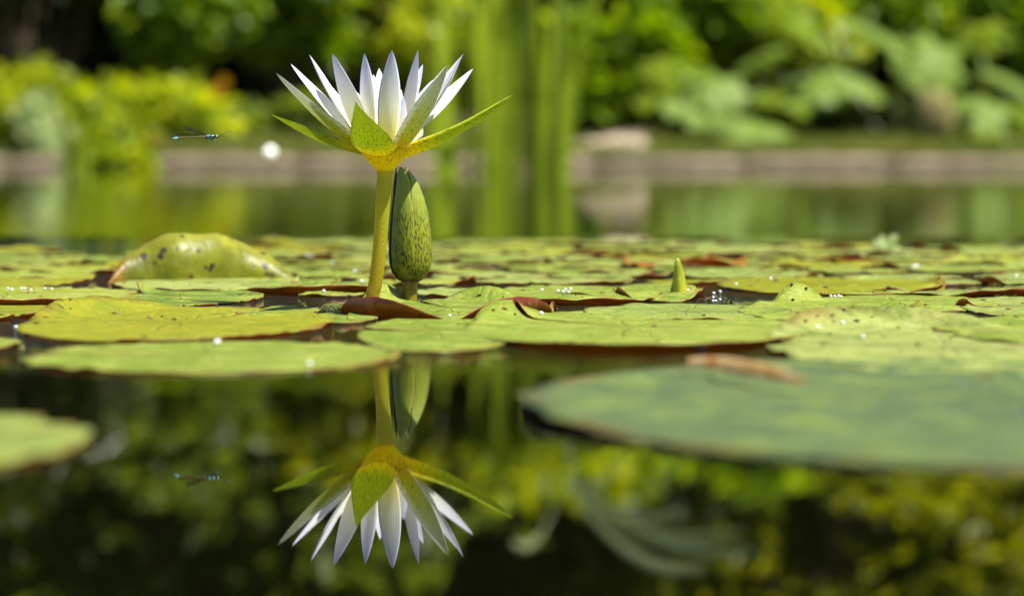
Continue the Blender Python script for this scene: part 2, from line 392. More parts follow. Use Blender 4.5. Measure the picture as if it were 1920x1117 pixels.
# ------------------------------------------------------------------ bank vegetation, left to right
bush('leafy_bush', 'bright yellow-green leafy bush at the far left on the bank', 'bush', -160, 235, 130, 296, 11.1, .12, 1500, .075, 'f_yellow', 1, 10)
bush('leafy_bush', 'thin bush with leaves coloured dark for the deep shade above the bright clump far left', 'bush', -120, 260, -350, 120, 13.2, .3, 1100, .09, 'f_dark', 2, 10, stem='bark')  # dark leaf colour stands for the deep shade up here
bush('leafy_bush', 'yellow-green bush with orange blossoms left of the damselfly', 'bush', 150, 440, 140, 300, 11.6, .15, 1500, .065, 'f_yellow', 3, 9)
G3 = 'leafy bushes on the bank'
for a in [
    ('bright green bush with arching twigs above the damselfly', 235, 470, -60, 150, 12.4, .2, 2600, .085, 'f_bright', 4, 11),
    ('bright green bush left of the flower tips at the top edge', 420, 660, -90, 130, 12.7, .2, 2400, .085, 'f_bright', 41, 10),
    ('low mid-green shrub behind the kerb left of the flower', 420, 820, 180, 292, 11.9, .2, 2200, .06, 'f_mid', 5, 12),
    ('ochre-olive bush above and behind the open flower', 590, 800, -120, 130, 13.2, .25, 1500, .08, 'f_olive', 6, 9),
    ('yellow-olive bush touching the left side of the reeds', 720, 900, -60, 200, 12.9, .2, 1300, .08, 'f_yellow', 42, 8),
    ('low dark shaded shrub under the large leaves on the right', 1230, 1500, 150, 278, 11.75, .15, 1500, .06, 'f_dark', 71, 9),  # low dark shrubs added where the hollows hold only deep shade
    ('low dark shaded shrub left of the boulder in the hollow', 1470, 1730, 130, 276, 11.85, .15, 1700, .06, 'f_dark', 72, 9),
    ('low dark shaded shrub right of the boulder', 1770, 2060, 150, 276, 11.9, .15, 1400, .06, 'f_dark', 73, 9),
    ('light green bush just right of the reeds', 1050, 1260, 10, 215, 12.2, .2, 1200, .13, 'f_bright', 7, 9),
    ('sunlit broad-leaved bush above the pale drooping leaf', 1190, 1440, -40, 130, 12.6, .25, 1100, .13, 'f_bright', 8, 8),
    ('sunlit yellow-green bush in the middle of the upper right', 1400, 1640, -50, 120, 12.7, .25, 1100, .13, 'f_yellow', 43, 8),
    ('sunlit bush above the boulder at the upper right', 1600, 1820, -60, 110, 12.8, .25, 1100, .12, 'f_bright', 9, 8),
    ('bright bush in the upper right corner', 1780, 2080, -70, 170, 12.8, .25, 1400, .12, 'f_bright', 44, 8),
    ('tall mid-green bush of the second tier behind the upper left bushes', 140, 520, -330, -20, 14.0, .3, 1600, .1, 'f_mid', 45, 10),
    ('tall olive bush of the second tier behind the flower', 520, 900, -360, -60, 14.0, .3, 2200, .1, 'f_olive', 46, 10),
    ('tall yellow bush of the second tier behind the reeds', 880, 1230, -380, -20, 14.0, .3, 2400, .1, 'f_yellow', 47, 10),
    ('tall bright bush of the second tier right of the sandy path', 1200, 1560, -330, -30, 14.1, .3, 2400, .11, 'f_bright', 48, 10),
    ('tall olive bush of the second tier at the upper right', 1540, 1950, -360, -40, 14.1, .3, 2400, .11, 'f_olive', 49, 10),
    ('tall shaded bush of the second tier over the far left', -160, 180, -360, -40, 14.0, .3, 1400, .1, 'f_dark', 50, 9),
    ]:
    bush('leafy_bush', a[0], 'bush', *a[1:12], group=G3, stem='bark')
# orange blossoms on the left bush
for k, (px, py, Y) in enumerate([(420, 155, 11.4), (300, 272, 11.3), (405, 170, 11.35), (285, 262, 11.25), (775, 55, 12.9)]):
    c = at(px, py, Y * K); P = []; D = []; Nn = []
    for j in range(9):
        a = 2 * math.pi * j / 9; P.append((0, 0, 0)); D.append((math.cos(a), -.5, math.sin(a))); Nn.append((0, -1, .3))
    V, F = leaves_arrays(np.array(P, float), np.array(Nn, float), np.array(D, float), np.full(9, .055), np.full(9, .035))
    f = fast_mesh('orange_blossom', V, F, [M['orange_petal']], None, c)
    tag(f, ['orange blossom high on the left bush', 'orange blossom low on the left bush by the kerb', 'smaller orange blossom next to the high one', 'smaller orange blossom next to the low one', 'yellow-orange blossom left of the reed tops'][k], 'flower', 'orange blossoms on the bank')
# large-leaved (gunnera like) plant, every leaf a part
def big_leaf(rad, seed):
    r = random.Random(seed); V = [(0, 0, 0)]; n = 36; m = 5
    for i in range(n):
        a = 2 * math.pi * i / n
        lob = 1 + .10 * math.cos(7 * a) + .05 * math.cos(21 * a + r.random()) + r.uniform(-.03, .03)
        if abs(a - math.pi) < .25: lob *= .55
        for j in range(1, m + 1):
            t = j / m; rr = rad * t * (1 + (lob - 1) * t)
            V.append((rr * math.cos(a), rr * math.sin(a), -rad * .28 * t * t + rad * .07 * math.cos(7 * a) * t + .0))
    F = []
    for i in range(n):
        b = 1 + i * m; c = 1 + ((i + 1) % n) * m
        F.append((0, b, c))
        for j in range(m - 1): F.append((b + j, b + j + 1, c + j + 1, c + j))
    return V, F
leaf_meshes = []
for k in range(4):
    V, F = big_leaf(1.0, k); leaf_meshes.append(mesh('leaf', V, F, [M['f_gunnera']], link=False).data)
def gunnera(label, base, leaves):
    root = empty('large_leaved_plant', base); tag(root, label, 'plant', 'large-leaved plants on the right bank')
    for k, (px, py, Y, rad, tilt, rot) in enumerate(leaves):
        Y *= K; c = at(px, py, Y) - Vector(base); rw = rad * Y / FP
        l = bpy.data.objects.new('leaf', leaf_meshes[k % 4]); C.objects.link(l); l.parent = root; l.location = c
        l.scale = (rw, rw, rw); l.rotation_euler = (R(tilt), R(rot), R(37 * k))
        V, F, _ = tube([(0, 0, -.02), Vector(c) * .5 + Vector((0, .03, .03)), c], [.03, .022, .014], 6)
        mesh('leaf_stalk', V, F, [M['stalk']], parent=root)
def gb(px, Y):
    Y *= K; x = at(px, 290, Y).x; return (x, Y, ground_h(x, Y))
gunnera('large-leaved plant with a pale drooping leaf over the grass strip', gb(1400, 11.6), [
    (1345, 160, 11.4, 62, 35, 5), (1410, 232, 11.2, 92, 22, 0), (1290, 205, 11.3, 50, 30, -20), (1470, 190, 11.5, 60, 25, 12), (1260, 130, 11.8, 60, 30, 0), (1230, 190, 11.6, 40, 20, -10), (1420, 110, 11.8, 60, 30, 10)])
gunnera('large-leaved plant in the middle of the right bank above the dark hollow', gb(1590, 11.9), [
    (1540, 150, 11.6, 78, 30, -8), (1610, 150, 11.4, 60, 28, 12), (1650, 60, 12.1, 70, 30, 0), (1530, 60, 12.0, 62, 34, -10), (1480, 20, 12.2, 60, 30, 10)])
gunnera('large-leaved plant farthest right with a blue-green drooping leaf', gb(1850, 11.7), [
    (1745, 110, 11.5, 72, 48, 20), (1850, 200, 11.3, 62, 30, -10), (1900, 150, 11.5, 60, 30, 0), (1870, 250, 11.1, 50, 20, 0), (1960, 220, 11.3, 70, 28, -10), (1840, 60, 12, 60, 30, 0), (1800, 240, 11.3, 34, 30, 10)])
# mossy boulder
def boulder(name, label, px, py0, py1, wpx, Y, seed, mat):
    Y *= K; r = random.Random(seed); a = at(px, py1, Y); b = at(px, py0, Y); h = b.z - a.z; w = wpx * Y / FP / 2; V = []; n, m = 18, 9
    for i in range(n):
        th = 2 * math.pi * i / n
        for j in range(m):
            ph = math.pi * j / (m - 1); k = 1 + .13 * math.sin(3 * th + seed) * math.sin(2 * ph) + r.uniform(-.05, .05)
            V.append((w * k * math.sin(ph) ** .8 * math.cos(th), w * .8 * k * math.sin(ph) ** .8 * math.sin(th), h / 2 - h / 2 * math.cos(ph) * 1.0))
    o = mesh(name, V, grid_faces(n, m, True), [mat], loc=(a.x, Y, a.z - .01)); tag(o, label, 'boulder'); return o
def mat_moss():
    s = N('mossy_rock'); n = s.noise(s.coord(), 18, 4)
    return s.plain(s.ramp(n, [(0.35, (0.08, 0.07, 0.025)), (0.5, (0.22, 0.19, 0.08)), (0.7, (0.28, 0.27, 0.06))]), .9, .2, s.bump(n, .8, .02))
M['moss'] = mat_moss()
boulder('boulder', 'upright mossy brown boulder among the large leaves', 1752, 165, 272, 82, 11.3, 2, M['moss'])
# grass on the bank: short tufts, uncountable
def grass(name, boxes, mat, seed, hmin, hmax, lab=None):
    r = np.random.default_rng(seed); Ps = []; 
    for (px0, px1, Y0, Y1, n) in boxes:
        Y = r.uniform(Y0, Y1, n); x = (r.uniform(px0, px1, n) - 960) / FP * Y
        z = np.array([ground_h(a, b) for a, b in zip(x, Y)]); Ps.append(np.stack([x, Y, z], 1))
    P = np.concatenate(Ps); n = len(P); D = rand_dir(r, n) * .45 + np.array([0, 0, 1.]); L = r.uniform(hmin, hmax, n)
    Nrm = rand_dir(r, n); V, F = leaves_arrays(P, Nrm, D, L, L * .0 + .014, .1, .2)
    o = fast_mesh(name, V, F, [M[mat]]); tag(o, lab, kind='stuff'); return o
M['f_grass'] = leaf_mat('grass_blades', (0.16, 0.20, 0.03), (0.26, 0.27, 0.06), (0.11, 0.16, 0.02), trans=.3)
grass('bank_grass', [(1215, 2300, BANK + .36, 25.8, 14000), (-500, 1010, BANK + .38, 26.5, 8000), (1000, 1190, BANK + .36, BANK + .75, 900)], 'f_grass', 4, .03, .09)
# waterside weeds at left hanging over the kerb
bush('waterside_weed', 'yellow-green weed hanging over the kerb at the left', 'plant', 175, 275, 280, 322, 10.48, .05, 260, .05, 'f_yellow', 31, 5)
bush('waterside_weed', 'pale leafy weed beside the dark sedge on the kerb', 'plant', 20, 110, 175, 296, 10.7, .06, 200, .05, 'f_blue', 32, 5)

# ------------------------------------------------------------------ reeds
def blade_mesh(L, w, bend, seed, n=12):
    r = random.Random(seed); V = []
    for i in range(n):
        t = i / (n - 1); ww = w * (1 - t ** 3) * (.7 + .3 * min(1, t * 5)); x = bend * t * t * L; z = L * t * (1 - .12 * abs(bend) * t)
        for k, s in enumerate((-1, -.5, 0, .5, 1)): V.append((x + ww / 2 * s, -abs(s) * ww * .18, z))
    return V, grid_faces(n, 5)
KR = 1.75
def reed_clump(name, label, specs, seed, cat='reeds', group=None):
    specs = [(a, b * KR, c * KR, d * KR * .50, e, f) for a, b, c, d, e, f in specs]; r = random.Random(seed); x0 = at(specs[0][0], 360, specs[0][1])
    root = empty(name, (x0.x, specs[0][1], 0)); tag(root, label, cat, group)
    for k, (px, Y, w, L, bend, mt) in enumerate(specs):
        w *= 1.15
        V, F = blade_mesh(L, w, bend, k)
        p = at(px, 345, Y); o = mesh('blade', V, F, [M[mt]], parent=root)
        o.location = (p.x - x0.x, Y - specs[0][1], -.25); o.rotation_euler = (R(r.uniform(-3, 3)), R(r.uniform(-2.5, 2.5)), R(r.uniform(5, 60)))
rr_ = random.Random(9)
sp = [(832, 9.3, .062, 1.6, .0, 'reed'), (850, 9.9, .03, 1.2, -.06, 'reed'), (935, 9.2, .085, 1.8, -.03, 'reed'), (915, 9.5, .04, 1.7, -.06, 'reed'), (888, 9.7, .022, 1.5, .02, 'f_mid'), (955, 9.4, .03, 1.6, .04, 'reed')]
for k in range(4): sp.append((rr_.choice([822, 845, 915, 950]) + rr_.uniform(-6, 6), rr_.uniform(9.2, 10.3), rr_.uniform(.010, .024), rr_.uniform(.9, 1.9), rr_.uniform(-.2, .2), rr_.choice(['reed', 'f_mid', 'reed'])))
reed_clump('reed_clump', 'clump of tall bright reeds standing in the water behind the flower bud', sp, 1, group='reed clumps in the pond')
sp = [(1020, 9.4, .05, 1.7, .03, 'reed'), (1045, 9.8, .045, 1.6, .06, 'f_mid'), (985, 9.4, .05, 1.6, .02, 'f_mid'), (1000, 9.6, .06, 1.8, -.03, 'reed')]
for k in range(7): sp.append((rr_.choice([1000, 1018, 1048, 1060]) + rr_.uniform(-6, 6), rr_.uniform(9.2, 10.3), rr_.uniform(.010, .030), rr_.uniform(.9, 1.9), rr_.uniform(-.12, .25), rr_.choice(['reed', 'f_mid', 'f_mid', 'reed', 'f_dark'])))
sp.append((1010, 9.1, .022, .46, -.35, 'reed_dry'))
reed_clump('reed_clump', 'denser reed clump with darker stalks and a dry bent blade right of the first', sp, 2, group='reed clumps in the pond')
sp = [(rr_.uniform(110, 175), rr_.uniform(9.9, 10.3), rr_.uniform(.012, .03), rr_.uniform(.35, .7), rr_.uniform(-.25, .25), rr_.choice(['f_mid', 'reed', 'f_mid'])) for k in range(12)]
reed_clump('sedge_clump', 'dark green sedge growing from the water at the far left', sp, 3, cat='sedge')

# broad pale leaves arching out of the reed tops (out of frame above, seen mirrored in the pond)
rt_ = [o for o in C.objects if o.name.startswith('reed_clump') and o.type == 'EMPTY'][-1]
for k, (xa, ya, xb, yb) in enumerate([(1075, -250, 1290, -300), (1080, -275, 1430, -385), (1085, -290, 1400, -345), (1070, -240, 1210, -290), (1100, -310, 1330, -420), (1060, -260, 1180, -180), (1050, -280, 960, -370)]):
    a = at(xa, ya, 15.9); b = at(xb, yb, 15.7 + .1 * k)
    V, F = [], []; n_ = 12
    for i in range(n_):
        t = i / (n_ - 1); c = a.lerp(b, t) + Vector((0, 0, .10 * math.sin(math.pi * t))); w = .024 * math.sin(math.pi * min(1, t * .9 + .08)) ** .7
        for q_ in (-1, 0, 1): V.append(c + Vector((-.25 * w * q_, -.3 * w * abs(q_), w * q_)) - rt_.location)
    mesh('arching_leaf', V, grid_faces(n_, 3), [M['f_blue']], parent=rt_)
Vt, Ft, _ = tube([Vector((at(1030, 300, 15.9).x, 15.9, -.3)) - rt_.location, at(1050, 0, 15.9) - rt_.location, at(1075, -265, 15.9) - rt_.location], [.014, .012, .008], 8)
mesh('cane', Vt, Ft, [M['stalk']], parent=rt_)

# unidentified blurred white spot, made up as drifting seed fluff
def mat_white():
    s = N('white_quartz'); return s.plain(s.mix(s.noise(s.coord(), 40, 2), (.8, .8, .82), (.7, .72, .75)), .35, .5)
M['white'] = mat_white()
fl_ = at(507, 285, 6.0); rf = np.random.default_rng(8); dr = rand_dir(rf, 700)
V, F = leaves_arrays(np.zeros((700, 3)), rand_dir(rf, 700), dr, rf.uniform(.007, .0105, 700), np.full(700, .0045), .1, 0)
core, cf, _ = tube([(0, 0, -.006), (0, 0, -.003), (0, 0, .003), (0, 0, .006)], [.002, .006, .006, .002], 8)
o = fast_mesh('seed_fluff', V, F, [M['fluff']], None, fl_); tag(o, 'small round white seed fluff made up for a blurred white spot left of the flower', 'seed fluff')

# ================================================================== LILY PADS
def pad_mats(name, a, b, c, under=(0.17, 0.028, 0.012), trans=0.32, rough=0.40, spots=0.8, spec=0.35, rim=(0.22, 0.08, 0.02)):
    """upper side, underside, rim"""
    s = N(name + '_upper'); oi = s.n('ShaderNodeObjectInfo'); co = s.coord()
    tc = s.n('ShaderNodeTexCoord'); uv = s.sep(tc.outputs['UV'])
    big = s.noise(co, 14, 3, .6); fine = s.noise(co, 260, 4, .7)
    rnd = s.math('MULTIPLY_ADD', oi.outputs['Random'], 0.85, s.math('MULTIPLY', big, .35))
    col = s.mix(s.ramp(rnd, [(0.25, 0.0), (0.95, 1.0)]), a, b)
    col = s.mix(s.ramp(s.noise(co, 30, 4, .65), [(0.46, 0.0), (0.62, .9)]), col, c)
    # radial veins, forked outwards
    wv = s.math('ADD', s.math('MULTIPLY', uv[0], 22.0), s.math('MULTIPLY', big, 1.6))
    vein = s.math('ABSOLUTE', s.math('SUBTRACT', s.math('FRACT', wv), 0.5))
    vl = s.math('MULTIPLY', s.ramp(vein, [(0.0, 1.0), (0.10, 0.0)]), s.ramp(uv[1], [(0.0, 0.9), (0.75, 0.25)]))
    col = s.mix(s.math('MULTIPLY', vl, .85), col, (b[0] * 1.5, b[1] * 1.3, b[2] * 2))
    v2_ = s.n('ShaderNodeTexVoronoi'); s.l(s.n('ShaderNodeVectorMath', operation='ADD').outputs[0], v2_.inputs['Vector']) if False else s.l(co, v2_.inputs['Vector']); v2_.inputs['Scale'].default_value = 26
    d2 = s.math('ADD', v2_.outputs['Distance'], s.math('MULTIPLY', s.math('SUBTRACT', s.noise(co, 120, 3, .7), .5), .35))
    sp2 = s.math('MULTIPLY', s.ramp(d2, [(0.10, 1.0), (0.17, 0.0)]), s.ramp(s.noise(co, 9, 2), [(0.50, 0.0), (0.56, spots)]))
    col = s.mix(sp2, col, (0.12, 0.075, 0.015))
    gr_ = s.noise(co, 420, 2, .6); col = s.mix(s.ramp(gr_, [(0.56, 0.0), (0.66, .35)]), col, (b[0] * 1.25, b[1] * 1.15, b[2] * 2.2)); col = s.mix(s.ramp(gr_, [(0.33, .45), (0.42, 0.0)]), col, (a[0] * .5, a[1] * .6, a[2]))
    sm = s.noise(co, 55, 5, .75); col = s.mix(s.ramp(sm, [(0.62, 0.0), (0.70, .55)]), col, (0.20, 0.20, 0.03))
    # brown freckles, chewed edge discolouration
    vo = s.n('ShaderNodeTexVoronoi'); s.l(co, vo.inputs['Vector']); vo.inputs['Scale'].default_value = 75
    sp = s.math('MULTIPLY', s.ramp(vo.outputs['Distance'], [(0.10, 1.0), (0.2, 0.0)]), s.ramp(s.noise(co, 11, 2), [(0.52, 0.0), (0.64, spots)]))
    col = s.mix(sp, col, (0.10, 0.05, 0.015))
    edge = s.math('MULTIPLY', s.ramp(uv[1], [(0.90, 0.0), (1.0, 1.0)]), s.ramp(s.noise(co, 16, 2), [(0.45, 0.0), (0.65, .8)]))
    col = s.mix(edge, col, (0.26, 0.13, 0.02))
    bm = s.bump(s.math('ADD', s.math('MULTIPLY', s.noise(co, 48, 3, .6), 1.0), s.math('ADD', s.math('MULTIPLY', fine, .22), s.math('MULTIPLY', vl, -.35))), 1.0, .006)
    t = s.n('ShaderNodeHueSaturation'); s.l(col, t.inputs['Color']); t.inputs['Value'].default_value = 1.7; t.inputs['Saturation'].default_value = 1.15; t.inputs['Hue'].default_value = .485
    rg = s.ramp(fine, [(0.35, rough - .08), (0.65, rough + .16)])
    up = s.leafy(col, rg, spec, trans, t.outputs[0], bm)
    s = N(name + '_underside'); co = s.coord(); n = s.noise(co, 35, 4, .65)
    tc = s.n('ShaderNodeTexCoord'); uv = s.sep(tc.outputs['UV'])
    v2 = s.math('ABSOLUTE', s.math('SUBTRACT', s.math('FRACT', s.math('MULTIPLY', uv[0], 22.0)), 0.5))
    cu = s.ramp(n, [(0.3, (under[0] * .5, under[1] * .5, under[2] * .6)), (0.5, under), (0.72, (under[0] * 1.5, under[1] * 3.6, under[2] * 1.5))])
    cu = s.mix(s.ramp(v2, [(0, .5), (.08, 0)]), cu, (0.34, 0.16, 0.03))
    un = s.leafy(cu, .4, .4, trans, (0.36, 0.10, 0.012), s.bump(n, .5, .002))
    s = N(name + '_rim'); n = s.noise(s.coord(), 45, 3)
    ri = s.plain(s.ramp(n, [(0.40, (0.32, 0.36, 0.05)), (0.52, rim), (0.7, (rim[0] * .45, rim[1] * .4, rim[2] * .5))]), .5, .4)
    return [up, un, ri]
PM = {
    'green': pad_mats('pad_green', (0.16, 0.26, 0.022), (0.34, 0.42, 0.045), (0.42, 0.49, 0.09)),
    'yellow': pad_mats('pad_yellow', (0.34, 0.37, 0.014), (0.46, 0.47, 0.025), (0.27, 0.34, 0.02), trans=.42),
    'pale': pad_mats('pad_pale', (0.30, 0.39, 0.07), (0.42, 0.49, 0.12), (0.19, 0.27, 0.04)),
    'blue': pad_mats('pad_blue_green', (0.080, 0.125, 0.045), (0.105, 0.155, 0.068), (0.18, 0.25, 0.04), trans=.12, rough=.45, spec=.3, under=(.05, .03, .02), rim=(0.12, 0.13, 0.10)),
    'brown': pad_mats('pad_brown', (0.42, 0.20, 0.01), (0.50, 0.28, 0.02), (0.32, 0.12, 0.01), under=(0.3, .09, .01), trans=.4),
}
_pn = [0]
def pad(label, cx, cy, rx, ry, mt='green', z0=None, notch=None, gap=.05, curls=(), wave=1.0, dish=0.0, bites=(), jag=.5, tilt=(0, 0), n=150, m=20, seed=None, group='lily pads floating on the pond', holes=(), rough_edge=1.0):
    _pn[0] += 1; seed = seed or _pn[0] * 13; r = random.Random(seed)
    if notch is None: notch = r.uniform(0, 2 * math.pi)
    z0 = r.uniform(.0005, .0014) if z0 is None else z0 * .42
    ks = [(k, r.uniform(0, 6.28), r.uniform(.3, 1) / k ** .6) for k in (2, 3, 4, 6, 9)]
    ke = [(k, r.uniform(0, 6.28), r.uniform(.3, 1)) for k in (3, 5, 11, 19, 31)]
    th = np.array([notch + gap + (2 * math.pi - 2 * gap) * i / (n - 1) for i in range(n)])
    base = rx * ry / np.sqrt((ry * np.cos(th)) ** 2 + (rx * np.sin(th)) ** 2)
    en = sum(a * np.sin(k * th + p) / (k ** .55) for k, p, a in ke) * .018 * rough_edge + np.array([r.uniform(-1, 1) for _ in range(n)]) * .006 * jag
    # lobes rounded off next to the slit
    u = np.arange(n) / (n - 1); en = en - .10 * np.exp(-(np.minimum(u, 1 - u) / .012))
    for (a, w, d) in bites:
        da = (th - a + math.pi) % (2 * math.pi) - math.pi; en -= d * np.clip(1 - (np.abs(da) / w) ** 2, 0, 1) * (1 + .25 * np.sin(60 * th))
    Rr = base * (1 + en)
    P = np.zeros((n, m, 3)); W1 = np.zeros(n)
    amp = .0011 * wave
    wz = sum(a * np.sin(k * th + p) for k, p, a in ks); hz = np.sin(17 * th + ks[0][1]) * .5 + np.sin(29 * th + ks[1][1]) * .35
    for j in range(m):
        t = (j / (m - 1)) ** .85
        L = Rr * t; z = amp * wz * t ** 1.6 + amp * .35 * hz * t ** 4 + dish * t ** 3 + .0004 * (1 - t)
        for (a, w, ph, r0) in curls:
            r0 = r0 + (1 - r0) * .32
            da = (th - a + math.pi) % (2 * math.pi) - math.pi; win = np.clip(1 - (np.abs(da) / w) ** 2, 0, 1) ** 1.2
            if t > r0:
                s = (t - r0) * Rr; S = (1 - r0) * Rr; phi = np.maximum(np.abs(ph) * win * (t - r0) / (1 - r0), 1e-4) 
                L = L - s + s * np.sin(phi) / phi; z = z + np.sign(ph) * s * (1 - np.cos(phi)) / phi
        P[:, j, 0] = L * np.cos(th); P[:, j, 1] = L * np.sin(th); P[:, j, 2] = z + tilt[0] * P[:, j, 0] + tilt[1] * P[:, j, 1]
    X_, Y_ = P[:, :, 0] + cx, P[:, :, 1] + cy; tq = np.clip(np.hypot(X_ - cx, Y_ - cy) / max(rx, ry), 0, 1)
    P[:, :, 2] += wave * tq * .0005 * (np.sin(95 * X_ + 3 * np.sin(60 * Y_) + seed) + .9 * np.sin(75 * Y_ + 2.5 * np.sin(80 * X_)) + .8 * np.sin(190 * X_ + 160 * Y_ + 2 * np.sin(110 * X_ + seed)) + .6 * np.sin(230 * Y_ - 120 * X_ + 3 * np.sin(50 * X_)))
    # keep the sheet out of the water
    P[:, :, 2] = np.maximum(P[:, :, 2] + z0, .0008 + .0002 * np.sin(9 * th)[:, None])
    du = np.gradient(P, axis=0); dv = np.gradient(P, axis=1); Nn = np.cross(dv, du); Nn[:, 0] = (0, 0, 1)
    Nn /= np.linalg.norm(Nn, axis=2)[:, :, None] + 1e-12; Nn[:, :, :] = np.where(Nn[:, :, 2:3] * 0 + (Nn * 1).sum() * 0 + 1 > 0, Nn, Nn)
    if Nn[:, 1:m // 2, 2].mean() < 0: Nn = -Nn
    Nn[:, 0] = (0, 0, 1)
    Q = P - Nn * .0007
    V = np.concatenate([P.reshape(-1, 3), Q.reshape(-1, 3)]); o = n * m
    tt = np.tile(((np.arange(m) / (m - 1)) ** .85), n); uu = np.repeat(np.arange(n) / (n - 1), m); UV = np.stack([uu, tt], 1); UV = np.concatenate([UV, UV])
    hol = lambda i, j: any(((((th[i] - a + math.pi) % (2 * math.pi)) - math.pi) / wa) ** 2 + ((j / (m - 1) - rr0) / wr) ** 2 < 1 for (a, wa, rr0, wr) in holes)
    F = []; MI = []
    for i in range(n - 1):
        for j in range(m - 1):
            if hol(i, j): continue
            a = i * m + j; b = a + m
            F.append((a, a + 1, b + 1, b)); MI.append(0); F.append((o + a, o + b, o + b + 1, o + a + 1)); MI.append(1)
        a = i * m + m - 1; b = a + m
        if not hol(i, m - 2): F.append((a, o + a, o + b, b)); MI.append(2)
    for j in range(m - 1):
        F.append((j, o + j, o + j + 1, j + 1)); MI.append(2); a = (n - 1) * m + j
        F.append((a, a + 1, o + a + 1, o + a)); MI.append(2)
    ob = mesh('lily_pad', V, F, PM[mt], MI, UV, loc=(cx, cy, 0))
    tag(ob, label, 'lily pad', group)
    return ob
def pad_px(label, x0, x1, yf, yn, **k):
    """pad spanning these photograph columns / far and near rows"""
    Yf, Yn = dist(yf), dist(yn); cy = (Yf + Yn) / 2; a = at(x0, 500, cy).x; b = at(x1, 500, cy).x
    return pad(label, (a + b) / 2, cy, (b - a) / 2, (Yf - Yn) / 2, **k)
D = math.radians
S, W_, E_, N_ = D(-90), D(180), D(0), D(90)
# --- front pads, one by one
pad_px('large blurred blue-green lily pad closest to the camera at lower right', 970, 2900, 672, 892, mt='blue', notch=D(50), curls=[(D(200), .5, .15, .7)], z0=.003, wave=.9, n=150, m=16)
pad_px('pale cut-off lily pad at the lower left edge over dark water', -330, 160, 782, 888, mt='pale', notch=D(60), z0=.003, bites=[(D(75), .12, .2)], wave=1.4)
pad_px('broad smooth lily pad along the front at left, over the dark mirror water', 42, 748, 643, 702, mt='green', notch=D(170), curls=[(D(10), .5, .2, .75)], z0=.0022, wave=.9, n=150, bites=[(D(190), .05, .1)])
pad_px('bright lily pad with a raised glowing yellow lobe at back left', 45, 622, 578, 644, mt='yellow', notch=D(74), gap=.03, curls=[(D(133), .70, .62, .60), (D(-75), .6, .14, .86), (D(-15), .3, .5, .85)], z0=.0022, wave=.8, n=170, m=18)
pad_px('lily pad in front of the stem with holes and a torn left side', 672, 985, 592, 662, mt='green', notch=D(175), gap=.10, bites=[(D(160), .3, .3), (D(200), .15, .22)], z0=.0016, wave=.8, n=150, holes=[(D(150), .05, .7, .05)])
pad_px('big lily pad right of centre with its front edge lifted off the water', 866, 1512, 584, 661, mt='green', notch=D(118), gap=.03, curls=[(D(-78), 1.0, .10, .55), (D(8), .35, .5, .8), (D(122), .30, .8, .70)], z0=.0022, wave=.3, n=170, m=18)
pad_px('wide bright lily pad at right with a raised lime lobe at its back', 1440, 2130, 612, 716, mt='pale', notch=D(10), curls=[(D(105), .62, .6, .74)], z0=.0030, wave=1.2, n=170, m=18, bites=[(D(150), .12, .1)], holes=[(D(-20), .05, .6, .06)])
pad_px('smooth lily pad at the right edge beside the lime lobe', 1755, 2300, 598, 662, mt='green', notch=D(200), z0=.0052, wave=.8)
pad_px('small end of a lily pad at the left edge above the dark water', -260, 28, 632, 668, mt='green', notch=D(100), z0=.002)
pad_px('lily pad with a rolled red-brown front edge around the flower stem', 640, 1045, 563, 602, mt='green', notch=D(102), gap=.03, curls=[(D(-125), .62, 2.1, .78), (D(-62), .45, 2.1, .80), (D(-22), .22, 1.4, .80), (D(118), .24, 1.4, .72), (D(80), .22, 1.1, .8)], z0=.0020, wave=.4, n=190, m=20)
pad_px('lily pad left of the mirror gap with a red line along its lifted front', -230, 262, 543, 576, mt='green', notch=D(20), curls=[(D(-80), .8, .55, .86)], z0=.0036, wave=.7)
pad_px('small yellow lily pad with red edge at the left edge of the photo', -210, 108, 573, 606, mt='yellow', notch=D(-60), curls=[(D(-50), .6, .5, .84)], z0=.0028, wave=.6)
pad_px('lily pad with a lifted flap behind the glowing yellow lobe', 185, 492, 544, 575, mt='green', notch=D(120), gap=.06, curls=[(D(115), .2, .9, .7)], z0=.0018, wave=.8, jag=1.2)
pad_px('narrow ragged lily pad left of the flower stem', 365, 600, 572, 596, mt='green', notch=D(95), gap=.2, z0=.0012, wave=.8, jag=2, bites=[(D(60), .2, .25), (D(120), .1, .2)])
pad_px('green lily pad lying at the foot of the folded leaf', 215, 560, 517, 548, mt='pale', notch=D(-40), z0=.0040, wave=1.0, curls=[(D(20), .3, .5, .8)])
pad_px('chewed lily pad behind the big lifted one, right of centre', 1095, 1480, 572, 604, mt='pale', notch=D(140), z0=.0026, wave=1.1, jag=2.2, rough_edge=1.6, bites=[(D(160), .15, .2), (D(60), .1, .15)])
pad_px('lily pad with a squared notch cut out of its back edge', 1385, 1760, 568, 612, mt='green', notch=D(78), gap=.06, z0=.0030, wave=1.0, jag=1.8, bites=[(D(62), .05, .25), (D(-40), .2, .15)], curls=[(D(95), .14, 1.0, .75), (D(45), .14, .8, .72)])
pad_px('long lily pad by the debris knot at right', 1500, 1870, 556, 586, mt='green', notch=D(-20), z0=.0036, wave=.9, jag=1.3)
pad_px('ragged lily pad at the right edge beside the debris knot', 1800, 2150, 560, 604, mt='pale', notch=D(170), z0=.0030, wave=1.2, jag=2, curls=[(D(165), .2, .9, .75)])
pad_px('lily pad with dark red lifted hems in front of the sprout', 1150, 1318, 534, 566, mt='green', notch=D(60), z0=.0034, wave=1.0, curls=[(D(-120), .35, 1.1, .78), (D(-65), .35, 1.2, .78), (D(10), .3, .8, .75)], n=140, m=16)
